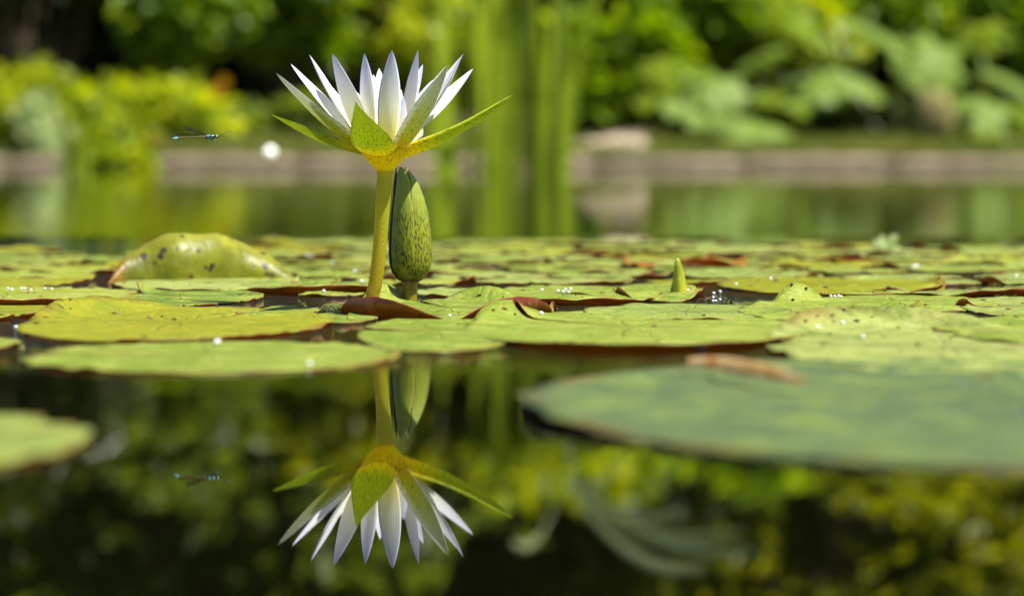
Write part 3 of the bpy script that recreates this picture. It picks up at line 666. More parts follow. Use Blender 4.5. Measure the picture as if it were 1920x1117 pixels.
pad_px('oval lily pad with a thin dark split between bud and sprout', 905, 1245, 538, 572, mt='green', notch=D(165), gap=.02, z0=.0032, wave=.9, curls=[(D(-80), .5, .5, .85), (D(160), .2, .5, .7)])
pad_px('small notched lily pad just right of the bud stalk', 780, 940, 543, 558, mt='pale', notch=D(-10), z0=.0022)
pad_px('long lily pad with upturned brown right end, white with glare', 1345, 1765, 522, 556, mt='yellow', notch=D(150), z0=.0042, wave=.6, curls=[(D(0), .55, 1.0, .72), (D(-50), .5, .5, .84)], n=150, m=16)
pad_px('lily pad with a long red front edge left of the stem', 450, 735, 527, 553, mt='green', notch=D(80), z0=.0034, wave=.7, curls=[(D(-85), .8, .7, .84)])
pad_px('flat yellow-green lily pad at far left behind the red-edged pads', -160, 170, 508, 545, mt='yellow', notch=D(30), z0=.003, wave=1.2)
pad_px('small ragged lily pad filling the gap left of the rolled red-brown edge', 590, 712, 583, 607, mt='green', notch=D(100), gap=.15, z0=.0015, wave=.8, jag=2)
# --- the fields behind, row by row
rowsd = [(553, [(560, 700), (-40, 150), (1000, 1300), (1640, 1960)]),
         (543, [(-100, 160), (560, 760), (1500, 1760), (1840, 2100)]),
         (531, [(300, 640), (660, 900), (880, 1180), (1180, 1440), (1560, 1860), (1830, 2120)]),
         (520, [(-150, 180), (520, 780), (800, 1040), (1010, 1260), (1280, 1560), (1540, 1800), (1800, 2080)]),
         (510, [(-60, 240), (470, 700), (690, 960), (940, 1240), (1210, 1470), (1440, 1720), (1700, 1960), (1930, 2200)]),
         (501, [(-200, 110), (90, 330), (440, 720), (700, 930), (920, 1180), (1180, 1400), (1390, 1640), (1640, 1900), (1880, 2120)]),
         (493, [(-120, 160), (160, 420), (500, 760), (780, 1040), (1030, 1290), (1290, 1560), (1540, 1790), (1760, 2060)]),
         (485, [(-180, 70), (60, 330), (420, 640), (630, 890), (870, 1130), (1120, 1360), (1360, 1600), (1600, 1830), (1820, 2080)]),
         (478, [(-80, 190), (200, 420), (480, 740), (760, 960), (950, 1200), (1210, 1440), (1440, 1700), (1700, 1940), (1930, 2150)]),
         (471, [(-150, 120), (380, 620), (620, 860), (840, 1090), (1080, 1290), (1280, 1530), (1520, 1780), (1760, 2020)]),
         (465, [(420, 640), (640, 850), (840, 1060), (1060, 1260), (1250, 1470), (1480, 1700), (1680, 1900), (1890, 2100)]),
         (459, [(450, 640), (630, 830), (820, 1010), (1000, 1180), (1180, 1380), (1380, 1560)]),
         (454, [(460, 700), (830, 1100), (1100, 1290)])]
rp = random.Random(77)
ordn = ['first', 'second', 'third', 'fourth', 'fifth', 'sixth', 'seventh', 'eighth', 'ninth', 'tenth', 'eleventh', 'twelfth', 'thirteenth']
tone = {'green': 'green', 'yellow': 'yellow-green', 'pale': 'pale green', 'brown': 'orange-brown'}
for ri_, (py, row) in enumerate(rowsd):
    for ci, (x0, x1) in enumerate(row):
        Y = dist(py + rp.uniform(-2, 2)); w = (x1 - x0) / FP * Y / 2 * rp.uniform(.82, 1.02); cx = at((x0 + x1) / 2 + rp.uniform(-15, 15), 500, Y).x
        mt = rp.choice(['green', 'green', 'green', 'pale', 'pale', 'yellow']); cu = []; feat = 'lying flat'
        q = rp.random()
        if q < .15: cu = [(D(rp.uniform(-125, -55)), rp.uniform(.3, .8), rp.uniform(.6, 1.3), rp.uniform(.76, .85))]; feat = 'with a lifted red front hem'
        elif q < .30: cu = [(D(rp.uniform(50, 130)), rp.uniform(.3, .6), rp.uniform(.6, 1.1), .75)]; feat = 'with a raised back lobe'
        elif q < .50: cu = [(D(rp.choice([0, 180]) + rp.uniform(-25, 25)), rp.uniform(.3, .5), rp.uniform(.7, 1.2), .75)]; feat = 'with one upturned side'
        pad(f"{tone[mt]} pad {feat}, {ordn[ci]} from left, {ordn[len(rowsd) - 1 - ri_]} row from back", cx, Y, w, w * rp.uniform(.8, 1.05), mt=mt, curls=cu, z0=rp.uniform(.0014, .0042), wave=rp.uniform(.6, 1.5), tilt=(rp.uniform(-.012, .012), rp.uniform(-.016, .012)), n=96, m=14,
            jag=rp.uniform(.4, 1.6), bites=[(rp.uniform(0, 6.28), rp.uniform(.06, .2), rp.uniform(.05, .2))] if rp.random() < .4 else (), rough_edge=rp.uniform(.7, 1.6), holes=[(rp.uniform(0, 6.28), rp.uniform(.03, .09), rp.uniform(.35, .9), rp.uniform(.03, .09)) for _ in range(rp.choice([0, 0, 1, 2]))])
pad_px('orange-brown dying lily pad among the green ones at upper right', 1525, 1665, 485, 495, mt='brown', notch=D(-30), curls=[(S, 1.0, .6, .7)], z0=.004, wave=.6, tilt=(-.03, 0))
pad_px('red-brown crumpled lily pad right of the sprout tip', 1270, 1400, 487, 503, mt='brown', notch=D(30), curls=[(D(-120), .8, 1.0, .7), (D(20), .5, .8, .6)], z0=.003, wave=1.6, seed=4)
pad_px('rusty shrivelled lily pad with dark standing flap left of the sprout', 1170, 1245, 488, 503, mt='brown', notch=D(60), curls=[(D(140), .7, 1.7, .4), (D(-30), .5, 1.4, .5)], z0=.003, wave=2.5, seed=8)
# curled dry leaf strip lying on the big blurred pad
Vs = []; n1, n2 = 22, 7
a0, a1 = gr(1290, 706), gr(1506, 752)
for i in range(n1):
    t = i / (n1 - 1); c = a0.lerp(a1, t); w = .0040 * math.sin(math.pi * min(1, t * .85 + .12)) ** .6
    for j in range(n2):
        ph = -1.2 + 2.9 * j / (n2 - 1)
        Vs.append((c.x + .001 * math.sin(9 * t), c.y + w * math.cos(ph) * 1.6, .0042 + w * .75 * (1 + math.sin(ph)) + .002 * t))
Vq = [(x, y + .0005, z - .0004) for x, y, z in Vs]
s = N('dry_leaf'); n_ = s.noise(s.coord(), 70, 3); M['dry'] = s.leafy(s.ramp(n_, [(0.35, (0.72, 0.38, 0.10)), (0.5, (0.82, 0.60, 0.34)), (0.65, (0.88, 0.76, 0.56))]), .5, .3, .45)
o = mesh('dry_leaf', Vs + Vq, grid_faces(n1, n2) + grid_faces(n1, n2, off=n1 * n2, flip=True), [M['dry']]); tag(o, 'rolled orange-brown dry leaf lying on the blurred blue-green pad', 'leaf')

# --- folded leaf standing up at left
def folded_leaf():
    base_l, base_r = gr(203, 531), gr(556, 525); prof = [(0, .0), (.04, .36), (.08, .54), (.16, .76), (.27, .93), (.40, 1.0), (.55, .95), (.70, .78), (.82, .55), (.91, .30), (1, .02)]
    hmax = (at(340, 437, base_l.y) - at(340, 530, base_l.y)).z; ns, nt_ = 60, 26; V = []; UV = []
    root_loc = (base_l + base_r) / 2
    for i in range(ns):
        s = i / (ns - 1); h = np.interp(s, [p[0] for p in prof], [p[1] for p in prof]) * hmax; b = base_l.lerp(base_r, s)
        for j in range(nt_):
            t = j / (nt_ - 1); ph = R(-8 + 158 * t); rr = 1 + .025 * math.sin(7 * s * 3.1 + 3 * t) * math.sin(3 * t)
            z = h * math.sin(max(0, ph) if ph < R(90) else ph) * rr if ph > 0 else h * ph * .5
            y = b.y + .024 * (1 - math.cos(ph)) * (h / hmax) ** .5 + .004 * math.sin(11 * s)
            V.append((b.x - root_loc.x, y - root_loc.y, z + .0006 * math.sin(23 * s) * t)); UV.append((s, t))
    V = np.array(V); G2_ = V.reshape(ns, nt_, 3); nn = np.cross(np.gradient(G2_, axis=0), np.gradient(G2_, axis=1)); nn /= np.linalg.norm(nn, axis=2)[:, :, None] + 1e-9
    Q = (G2_ - nn * .0008).reshape(-1, 3); o = ns * nt_
    F = grid_faces(ns, nt_) + grid_faces(ns, nt_, off=o, flip=True)
    for i in range(ns - 1): F.append((i * nt_ + nt_ - 1, (i + 1) * nt_ + nt_ - 1, o + (i + 1) * nt_ + nt_ - 1, o + i * nt_ + nt_ - 1))
    s = N('folded_leaf'); tc = s.n('ShaderNodeTexCoord'); uv = s.sep(tc.outputs['UV']); co = s.coord(); big = s.noise(co, 26, 4, .6)
    col = s.ramp(big, [(0.3, (0.09, 0.11, 0.004)), (0.5, (0.20, 0.22, 0.006)), (0.68, (0.36, 0.36, 0.012))])
    col = s.mix(s.ramp(uv[1], [(0.38, 0.0), (0.70, .7)]), col, (0.45, 0.40, 0.07))  # sunlit crest over a shaded front, painted along the fold
    vo = s.n('ShaderNodeTexVoronoi'); s.l(co, vo.inputs['Vector']); vo.inputs['Scale'].default_value = 105
    sp = s.math('MULTIPLY', s.ramp(vo.outputs['Distance'], [(0.22, 1.0), (0.34, 0.0)]), s.ramp(s.noise(co, 50, 1), [(0.44, 0.0), (0.50, 1)]))
    col = s.mix(sp, col, (0.025, 0.02, 0.008))
    col = s.mix(s.ramp(uv[0], [(0.0, .9), (0.12, 0.0)]), col, (0.35, 0.13, 0.02))
    vn = s.math('ABSOLUTE', s.math('SUBTRACT', s.math('FRACT', s.math('ADD', s.math('MULTIPLY', uv[0], 11), s.math('MULTIPLY', uv[1], 2.2))), .5))
    bm = s.bump(s.math('ADD', big, s.math('MULTIPLY', s.ramp(vn, [(0, 1), (.12, 0)]), -.05)), .7, .004)
    m_ = s.leafy(col, .42, .35, .30, (0.60, 0.58, 0.015), bm)
    ob = mesh('folded_lily_leaf', V.tolist() + Q.tolist(), F, [m_], None, UV + UV, loc=root_loc)
    tag(ob, 'arched folded lily leaf standing out of the water at left, speckled with black dots', 'lily pad')
folded_leaf()

# --- sprout (rolled young leaf)
s = N('young_leaf'); tc = s.n('ShaderNodeTexCoord'); uv = s.sep(tc.outputs['UV'])
c_ = s.ramp(s.noise(s.coord(scale=(1, 1, .3)), 260, 3), [(0.4, (0.26, 0.32, 0.02)), (0.62, (0.5, 0.52, 0.04)), (0.72, (0.10, 0.05, 0.01))])
M['young'] = s.leafy(c_, .4, .4, .25)
b0 = gr(1273, 552); hh = (at(1270, 484, b0.y) - at(1270, 552, b0.y)).z
root = empty('leaf_sprout', b0); tag(root, 'pointed rolled young leaf sticking up between the pads', 'sprout')
px_ = b0.y / FP
Vt, Ft, Ut = tube([(0, 0, -.02), (0, 0, 0), (.0, 0, hh * .3), (-.0004, 0, hh * .7), (-.001, 0, hh * .93), (-.001, 0, hh)], [14 * px_, 13 * px_, 12 * px_, 8.5 * px_, 5 * px_, 2 * px_], 14)
mesh('rolled_leaf', Vt, Ft, [M['young']], None, Ut, parent=root)
for sx, k in ((-1, .62), (1, .8)):
    Vt, Ft, Ut = tube([(sx * 9 * px_, .002, -.02), (sx * 10 * px_, .002, 0), (sx * 6 * px_, .001, hh * k * .6), (sx * 3 * px_, 0, hh * k)], [8 * px_, 8 * px_, 5.5 * px_, 1 * px_], 10)
    mesh('leaf_edge_roll', Vt, Ft, [M['young']], None, Ut, parent=root)

# small pale seedling at the back edge of the pads
b0 = gr(1662, 474); root = empty('seedling', b0); tag(root, 'small pale leafy seedling at the far edge of the pads on the right', 'seedling')
P_ = []; D_ = []
for k in range(9): a = k * 2.4; P_.append((.004 * math.cos(a), .003 * math.sin(a), .001 * k)); D_.append((math.cos(a), .6 * math.sin(a), .55 + .12 * k))
V, F = leaves_arrays(np.array(P_, float), np.tile([0, -.6, 1.], (9, 1)), np.array(D_, float), np.full(9, .012), np.full(9, .009))
fast_mesh('leaves', V, F, [M['f_blue']], root)
Vt, Ft, _ = tube([(0, 0, -.02), (0, 0, .01)], [.0012, .0008], 6); mesh('stem', Vt, Ft, [M['stalk']], parent=root)

# ================================================================== FLOWER
d0 = 2.017
def fleck(s, uv, su, sv, thr, amount, seed=0.0):
    cmb = s.n('ShaderNodeCombineXYZ'); s.l(s.math('MULTIPLY', uv[0], su), cmb.inputs[0]); s.l(s.math('MULTIPLY', uv[1], sv), cmb.inputs[1]); cmb.inputs[2].default_value = seed
    oi = s.n('ShaderNodeObjectInfo'); s.l(s.math('MULTIPLY', oi.outputs['Random'], 40.0), cmb.inputs[2])
    n = s.noise(cmb.outputs[0], 1.0, 1.5, .5); return s.math('MULTIPLY', s.ramp(n, [(thr, 0.0), (thr + .035, 1.0)]), amount)
def petal_mat(name, stops, fleck_amt=0.0, fl_end=.5, thr=.66, veins=.25, trans=.4, su=34, sv=22, edge=None, tr=1.0, rough=.5):
    s = N(name); tc = s.n('ShaderNodeTexCoord'); uv = s.sep(tc.outputs['UV'])
    col = s.ramp(uv[1], stops)
    vw = s.math('ABSOLUTE', s.math('SUBTRACT', s.math('FRACT', s.math('MULTIPLY', uv[0], 9.0)), .5))
    vv = s.math('MULTIPLY', s.ramp(vw, [(0, 1), (.14, 0)]), veins)
    dk = s.n('ShaderNodeHueSaturation'); s.l(col, dk.inputs['Color']); dk.inputs['Value'].default_value = .8; dk.inputs['Saturation'].default_value = 1.25
    col = s.mix(vv, col, dk.outputs[0])
    if edge is not None:
        e = s.math('MULTIPLY', s.math('ABSOLUTE', s.math('SUBTRACT', uv[0], .5)), 2.0)
        col = s.mix(s.ramp(e, [(0.55, 0.0), (0.9, .9)]), col, edge)
    if fleck_amt > 0:
        col = s.mix(s.math('MULTIPLY', fleck(s, uv, su, sv, thr, fleck_amt), s.ramp(uv[1], [(0.0, 1.0), (fl_end, .8), (min(1, fl_end + .3), 0.12)])), col, (0.07, 0.03, 0.01))
    h = s.n('ShaderNodeHueSaturation'); s.l(col, h.inputs['Color']); h.inputs['Value'].default_value = tr
    return s.leafy(col, rough, .3, trans, h.outputs[0], s.bump(s.math('MULTIPLY', vw, 1.0), .25, .0006))
WH = [(0.0, (0.75, 0.62, 0.10)), (0.20, (0.84, 0.80, 0.36)), (0.42, (0.86, 0.86, 0.74)), (0.75, (0.72, 0.73, 0.88)), (1.0, (0.52, 0.54, 0.80))]  # yellow base is partly petal colour, partly warm glow painted in
M['p_out'] = petal_mat('petal_outer', WH, trans=.42, veins=.5)
M['p_in'] = petal_mat('petal_inner', [(0, (.85, .75, .3)), (.25, (.88, .88, .8)), (1, (.80, .81, .92))], trans=.42)
M['g_out'] = petal_mat('green_petal_outer', [(0.0, (0.62, 0.42, 0.01)), (0.15, (0.50, 0.48, 0.02)), (0.45, (0.52, 0.56, 0.16)), (0.75, (0.62, 0.66, 0.50)), (0.95, (0.55, 0.58, 0.45)), (1, (0.3, 0.36, 0.1))], .95, .38, .60, .35, trans=.4, edge=(0.78, 0.80, 0.74))
M['s_out'] = petal_mat('sepal_outer', [(0.0, (0.88, 0.64, 0.005)), (0.16, (0.78, 0.68, 0.01)), (0.34, (0.46, 0.54, 0.015)), (1.0, (0.50, 0.60, 0.04))], .95, .8, .60, .6, trans=.45, su=44, sv=22, tr=1.2)
M['s_in'] = petal_mat('sepal_inner', [(0, (.7, .65, .2)), (.4, (.72, .76, .55)), (1, (.6, .66, .4))], trans=.35)
fr = empty('water_lily_flower', at(697, 577.5, d0).to_tuple()[:2] + (0,)); FL = Vector(fr.location)
tag(fr, 'open white water lily with yellow base on a tall stem', 'flower')
# stem
sp_px = [(690, 600), (697, 572), (703, 535), (708, 500), (713, 450), (717, 400), (720, 350), (722, 325), (722, 316)]
pts = [at(x, y, d0) - FL for x, y in sp_px]; pts[0].z = -.06; rp_ = [13.5, 13, 13, 13, 13, 13.5, 14.5, 15, 17]
# smooth resample
def resample(pts, vals, k=6):
    P = []; Vv = []
    for i in range(len(pts) - 1):
        p0 = pts[max(0, i - 1)]; p1 = pts[i]; p2 = pts[i + 1]; p3 = pts[min(len(pts) - 1, i + 2)]
        for j in range(k):
            t = j / k; P.append(.5 * ((2 * p1) + (p2 - p0) * t + (2 * p0 - 5 * p1 + 4 * p2 - p3) * t * t + (3 * p1 - p0 - 3 * p2 + p3) * t ** 3)); Vv.append(vals[i] + (vals[i + 1] - vals[i]) * t)
    P.append(pts[-1]); Vv.append(vals[-1]); return P, Vv
pp, rv = resample(pts, [v * d0 / FP for v in rp_])
Vt, Ft, Ut = tube(pp, rv, 20)
s = N('flower_stem'); tc = s.n('ShaderNodeTexCoord'); uv = s.sep(tc.outputs['UV']); co = s.coord(scale=(1, 1, .35))
c_ = s.ramp(s.math('ADD', uv[1], s.math('MULTIPLY', s.math('SUBTRACT', s.noise(co, 120, 3), .5), .25)), [(0.1, (0.30, 0.17, 0.008)), (0.45, (0.40, 0.35, 0.012)), (0.75, (0.38, 0.42, 0.03)), (1.0, (0.80, 0.62, 0.01))])
gl = s.ramp(s.noise(s.coord(), 900, 2), [(0.60, 0.0), (0.68, 1.0)])
c_ = s.mix(s.math('MULTIPLY', gl, .5), c_, (0.72, 0.62, 0.2))  # pale sparkles of light painted into the stem colour
M['stem_m'] = s.leafy(c_, .35, .5, .4, (0.85, 0.72, 0.02), s.bump(s.noise(s.coord(), 700, 2), .5, .0005))
mesh('stem', Vt, Ft, [M['stem_m']], None, Ut, parent=fr)
# receptacle
prof = [(322, 15), (316, 19), (309, 26), (301, 33), (292, 39), (283, 42.5), (274, 44), (268, 41), (266, 30), (267, 12), (268, .5)]
V = []; UV = []; nn_ = 40
for i, (y, rpx) in enumerate(prof):
    c = at(722 - (322 - y) * .04, y, d0) - FL; rw = rpx * d0 / FP
    for k in range(nn_):
        th = 2 * math.pi * k / nn_; q = rw * (1 + .03 * math.cos(4 * th + .5) * min(1, i / 5)); V.append((c.x + q * math.cos(th), c.y + q * math.sin(th), c.z)); UV.append((k / nn_ * 4 % 1.0, .18 * i / 8))
F = []
for i in range(len(prof) - 1):
    for k in range(nn_): F.append((i * nn_ + k, i * nn_ + (k + 1) % nn_, (i + 1) * nn_ + (k + 1) % nn_, (i + 1) * nn_ + k))
s = N('receptacle'); co = s.coord(scale=(1, 1, .16)); n_ = s.noise(co, 900, 2, .5); z = s.sep(s.coord())[2]
c_ = s.mix(s.ramp(s.noise(s.coord(), 60, 2), [(0.4, 0), (0.7, 1)]), (0.93, 0.74, 0.008), (0.92, 0.66, 0.008))
zr = s.n('ShaderNodeMapRange'); s.l(z, zr.inputs[0]); zr.inputs[1].default_value = (at(722, 320, d0) - FL).z; zr.inputs[2].default_value = (at(722, 270, d0) - FL).z
c_ = s.mix(s.math('MULTIPLY', s.ramp(n_, [(0.55, 0), (0.60, 1)]), s.ramp(zr.outputs[0], [(0.15, 0.0), (0.35, .9)])), c_, (0.16, 0.06, 0.01))
M['recep'] = s.leafy(c_, .4, .35, .45, (1.0, 0.88, 0.02)); mesh('receptacle', V, F, [M['recep']], None, UV, parent=fr)
AX = at(719, 276, d0)
def petal(name, tip, W, bend, mo, mi_, roll=0, cup=.28, rb=.0125, zb=0.0, base_w=.34, peak=.42, taper=.8, droop=0.0, thick=.00045, base=None, wav=0, label=None):
    T = at(*tip); o_ = Vector((T.x - AX.x, T.y - AX.y, 0)); ln = o_.length
    o_ = o_.normalized() if ln > .004 else Vector((0, -1, 0))
    B = AX + o_ * rb + Vector((0, 0, zb)) if base is None else base
    up = Vector((0, 0, 1)); tan = (T - B).normalized(); S_ = up.cross(o_).normalized(); S_ = (S_ - tan * S_.dot(tan)).normalized()
    S_ = Matrix.Rotation(R(roll), 3, tan) @ S_; nrm = tan.cross(S_).normalized()
    if nrm.dot(o_ - up * .8) < 0: nrm = -nrm
    Cc = (B + T) / 2 + nrm * bend; nt_, nv = 26, 11; V = []; UV = []
    wmax = max(((t / peak) ** .6 if t < peak else ((1 - t) / (1 - peak)) ** taper) for t in (.1, peak))
    for side in (1, -1):
        for i in range(nt_):
            t = (i / (nt_ - 1)); p = B * (1 - t) ** 2 + Cc * 2 * t * (1 - t) + T * t * t; p = p - up * droop * t * t
            if t < peak: w = base_w + (1 - base_w) * math.sin(math.pi / 2 * t / peak)
            else: w = math.cos(math.pi / 2 * ((t - peak) / (1 - peak))) ** taper
            w *= W / 2
            for j in range(nv):
                v = -1 + 2 * j / (nv - 1); th_ = thick * (1 - abs(v) ** 4) * (1 - t ** 6)
                q = p + S_ * v * w * (1 - .12 * cup * abs(v)) - nrm * (cup * w * v * v) + nrm * side * th_ / 2 + nrm * (w * .05 * math.sin(6 * t + v * 2 + tip[0])) * 1 + nrm * wav * math.sin(9 * t) * v
                V.append(q - FL); UV.append((v * .5 + .5, t))
    F = grid_faces(nt_, nv) + grid_faces(nt_, nv, off=nt_ * nv, flip=True); MI = [0] * ((nt_ - 1) * (nv - 1)) + [1] * ((nt_ - 1) * (nv - 1)); o2 = nt_ * nv
    # orient: first sheet outside
    a, b, c = V[0], V[1], V[nv]
    if (Vector(b) - Vector(a)).cross(Vector(c) - Vector(a)).dot(nrm) > 0: F = [f[::-1] for f in F]
    for i in range(nt_ - 1):
        for j in (0, nv - 1): F.append((i * nv + j, (i + 1) * nv + j, o2 + (i + 1) * nv + j, o2 + i * nv + j)); MI.append(1)
    ob = mesh(name, V, F, [M[mo], M[mi_]], MI, UV, parent=fr)
    if label: ob['label'] = label
def dz(v): return d0 + v
# white petals: tip px, tip py, distance; width; bend
for (x, y, dd, W, bd, rl) in [(545, 120, .036, .0150, .004, 0), (580, 103, -.004, .0160, .003, -14), (623, 101, -.026, .0158, .003, 8), (683, 100, -.014, .0130, .002, 0),
                              (735, 95, -.027, .0142, .002, 0), (784, 94, .004, .0145, .002, 22), (757, 182, -.012, .0125, .001, 0), (869, 101, .024, .0145, .004, -8), (887, 129, .080, .0150, .004, 0), (866, 105, .034, .012, .004, 10)]:
    petal('petal', (x, y, dz(dd)), W, bd, 'p_out', 'p_in', rl, base_w=.55)
for (x, y, dd, W, bd) in [(711, 128, .050, .0115, .003), (793, 121, .045, .0110, .003), (812, 150, .05, .013, .003), (700, 140, .058, .012, .003), (640, 150, .05, .013, .003), (602, 142, .03, .012, .003), (842, 138, .052, .013, .003), (752, 168, .055, .011, .003), (668, 172, .050, .011, .003)]:
    petal('petal', (x, y, dz(dd)), W, bd, 'p_in', 'p_in', rb=.009)
petal('petal', (517, 137, dz(-.02)), .0170, .006, 'g_out', 'p_in', 12, base_w=.8, zb=-.002, label='outer petal green outside with white margins, leftmost')
petal('petal', (840, 122, dz(-.034)), .0170, .004, 'g_out', 'p_in', -6, base_w=.85, zb=-.002, label='outer petal green outside with white margins, right')
# sepals
petal('sepal', (508, 215, dz(.066)), .0180, .006, 's_out', 's_in', 28, cup=.35, zb=-.0055, rb=.0108, base_w=.95, peak=.30, taper=.75, label='sepal spread flat to the left')
petal('sepal', (962, 178, dz(.020)), .0190, .010, 's_out', 's_in', -26, cup=.35, zb=-.0055, rb=.0108, base_w=.95, peak=.30, taper=.75, label='sepal reaching far out to the right')
petal('sepal', (666, 190, dz(-.088)), .0250, .010, 's_out', 's_in', 4, cup=.22, zb=-.0055, base_w=.80, peak=.22, taper=1.05, rb=.0115, label='short-looking sepal pointing to the viewer')
petal('sepal', (790, 235, dz(.095)), .020, .008, 's_out', 's_in', 0, cup=.3, zb=-.003, base_w=.6, peak=.35, label='sepal hidden at the back')
# stamens
s = N('stamen'); z = s.sep(s.n('ShaderNodeTexCoord').outputs['UV'])
M['stamen'] = s.plain(s.ramp(z[1], [(0.3, (0.8, 0.55, 0.02)), (0.8, (0.75, 0.5, 0.05)), (0.95, (0.35, 0.3, 0.6))]), .5, .3)
rs = random.Random(4)
for k in range(22):
    a = 2 * math.pi * k / 22 * 1.618; ri2 = .003 + .006 * (k / 22); b = AX + Vector((math.cos(a) * ri2, math.sin(a) * ri2, .001)); t = b + Vector((math.cos(a) * .004, math.sin(a) * .004, .019 + rs.uniform(-.002, .002)))
    Vt, Ft, Ut = tube([b - FL, (b + t) / 2 - FL, t - FL], [.0009, .0008, .0003], 6); mesh('stamen', Vt, Ft, [M['stamen']], None, Ut, parent=fr)

# ================================================================== BUD
db = 2.094
BL = at(768, 567, db); BL.z = 0
bd_ = empty('water_lily_bud', BL); tag(bd_, 'closed speckled green water lily bud behind the flower stem', 'flower bud')
s = N('bud_sepal'); tc = s.n('ShaderNodeTexCoord'); uv = s.sep(tc.outputs['UV'])
c_ = s.ramp(uv[1], [(0.0, (0.20, 0.16, 0.01)), (0.12, (0.19, 0.20, 0.01)), (0.5, (0.28, 0.33, 0.015)), (1.0, (0.26, 0.33, 0.09))])
big = s.noise(s.coord(), 90, 3); c_ = s.mix(s.math('MULTIPLY', big, .5), c_, (0.36, 0.42, 0.03))
fk = s.math('MULTIPLY', fleck(s, uv, 36, 24, .525, .97), s.ramp(uv[1], [(0.0, 1.0), (.06, 1.0), (.55, .75), (.72, .12)]))
c_ = s.mix(fk, c_, (0.025, 0.014, 0.008)); c_ = s.mix(s.ramp(uv[1], [(0.0, .95), (.14, 0)]), c_, (0.08, 0.045, 0.01))  # real flecks, deepened with the dark base to paint the missing shadow
M['bud'] = s.leafy(c_, .33, .5, .22, None, s.bump(s.noise(s.coord(scale=(1, 1, .2)), 600, 2), .3, .0004))
budp = [(533, 13, 768.5), (527, 18, 769), (520, 25, 769), (510, 32, 769.5), (497, 36, 769.5), (480, 37.5, 769.5), (455, 37.3, 769), (430, 35.5, 768.5), (400, 32.5, 767.5), (370, 27, 765.5), (348, 20.5, 762), (332, 14, 758), (321, 8.5, 754.5), (313, 2, 751.5)]
def bprof(t):
    ys_ = [533 - 220 * i / 60 for i in range(61)]; y = 533 - 220 * t
    a = [p[0] for p in budp][::-1]; return y, float(np.interp(y, a, [p[1] for p in budp][::-1])), float(np.interp(y, a, [p[2] for p in budp][::-1]))
def bud_patch(name, a0, hw, t0, t1, off, twist, tipx=0, par=bd_, lab=None):
    V = []; UV = []; nt_, nv = 40, 16
    for i in range(nt_):
        u = i / (nt_ - 1); t = t0 + (t1 - t0) * u; y, rpx, cx = bprof(min(t, 1)); c = at(cx + tipx * max(0, u - .75) * 4, y, db) - BL; rw = rpx * db / FP
        nar = 1 if u < .55 else max(.02, math.cos(math.pi / 2 * (u - .55) / .45)) ** .6
        for j in range(nv):
            v = -1 + 2 * j / (nv - 1); a = a0 + hw * v * nar + twist * u
            q = rw * (1 + off + .06 * v + .02 * (1 - v * v)) + .0002
            V.append((c.x + q * math.cos(a), c.y + q * math.sin(a), c.z)); UV.append((v * .5 + .5, t))
    ob = mesh(name, V, grid_faces(nt_, nv, flip=True), [M['bud']], None, UV, parent=par)
    md = ob.modifiers.new('thickness', 'SOLIDIFY'); md.thickness = .0005; md.offset = -1
# inner body
V = []; UV = []; n_b = 28
for i in range(45):
    t = i / 44; y, rpx, cx = bprof(t); c = at(cx, y, db) - BL; rw = rpx * db / FP * .97
    for k in range(n_b): a = 2 * math.pi * k / n_b; V.append((c.x + rw * math.cos(a), c.y + rw * math.sin(a), c.z)); UV.append((k / n_b * 2 % 1, t))
F = []
for i in range(44):
    for k in range(n_b): F.append((i * n_b + k, i * n_b + (k + 1) % n_b, (i + 1) * n_b + (k + 1) % n_b, (i + 1) * n_b + k))
mesh('bud_core', V, F, [M['bud']], None, UV, parent=bd_)
for a0, tx in ((-128, 3), (-38, 6), (52, -4), (142, -6)): bud_patch('sepal', R(a0), R(50), .03, 1.0, .02, R(6), tx)
Vt, Ft, Ut = tube([Vector((0, .0, -.05)), at(768, 566, db) - BL, at(768, 548, db) - BL, at(768.5, 533, db) - BL, at(769, 526, db) - BL], [14.5 * db / FP, 14 * db / FP, 14 * db / FP, 14.5 * db / FP, 18 * db / FP], 16)
s = N('bud_stalk'); M['bstalk'] = s.leafy(s.ramp(s.noise(s.coord(), 90, 3), [(0.35, (0.16, 0.11, 0.01)), (0.65, (0.28, 0.24, 0.02))]), .35, .5, .15)
mesh('stalk', Vt, Ft, [M['bstalk']], None, Ut, parent=bd_)

# ================================================================== DAMSELFLY
dd_ = 2.03
q = dd_ / FP
DL = at(392, 258, dd_)
df = empty('damselfly', DL); tag(df, 'slender blue and black damselfly hovering left of the flower', 'damselfly')
s = N('damselfly_body'); ge = s.sep(s.coord()); xx = s.n('ShaderNodeMapRange'); s.l(ge[0], xx.inputs[0]); xx.inputs[1].default_value = -70 * q; xx.inputs[2].default_value = 18 * q
c_ = s.ramp(xx.outputs[0], [(0.0, (0.01, 0.01, 0.01)), (0.035, (0.14, 0.40, 0.48)), (0.125, (0.16, 0.42, 0.5)), (0.14, (0.02, 0.02, 0.015)), (0.16, (0.20, 0.16, 0.07)), (0.70, (0.25, 0.2, 0.10)), (0.735, (0.05, 0.05, 0.05)), (0.76, (0.10, 0.32, 0.36))])
st = s.ramp(s.noise(s.coord(scale=(1, 1, 1.4)), 520, 1), [(0.46, 0.0), (0.5, 1.0)]); c_ = s.mix(s.math('MULTIPLY', st, s.ramp(xx.outputs[0], [(0.72, 0.0), (0.76, 1.0)])), c_, (0.008, 0.01, 0.012))
rings = s.ramp(s.math('FRACT', s.math('MULTIPLY', xx.outputs[0], 12.0)), [(0.0, .8), (0.12, 0.0)]); c_ = s.mix(s.math('MULTIPLY', rings, s.ramp(xx.outputs[0], [(0.14, 0), (0.16, 1), (.7, 1), (.72, 0)])), c_, (0.01, 0.01, 0.01))
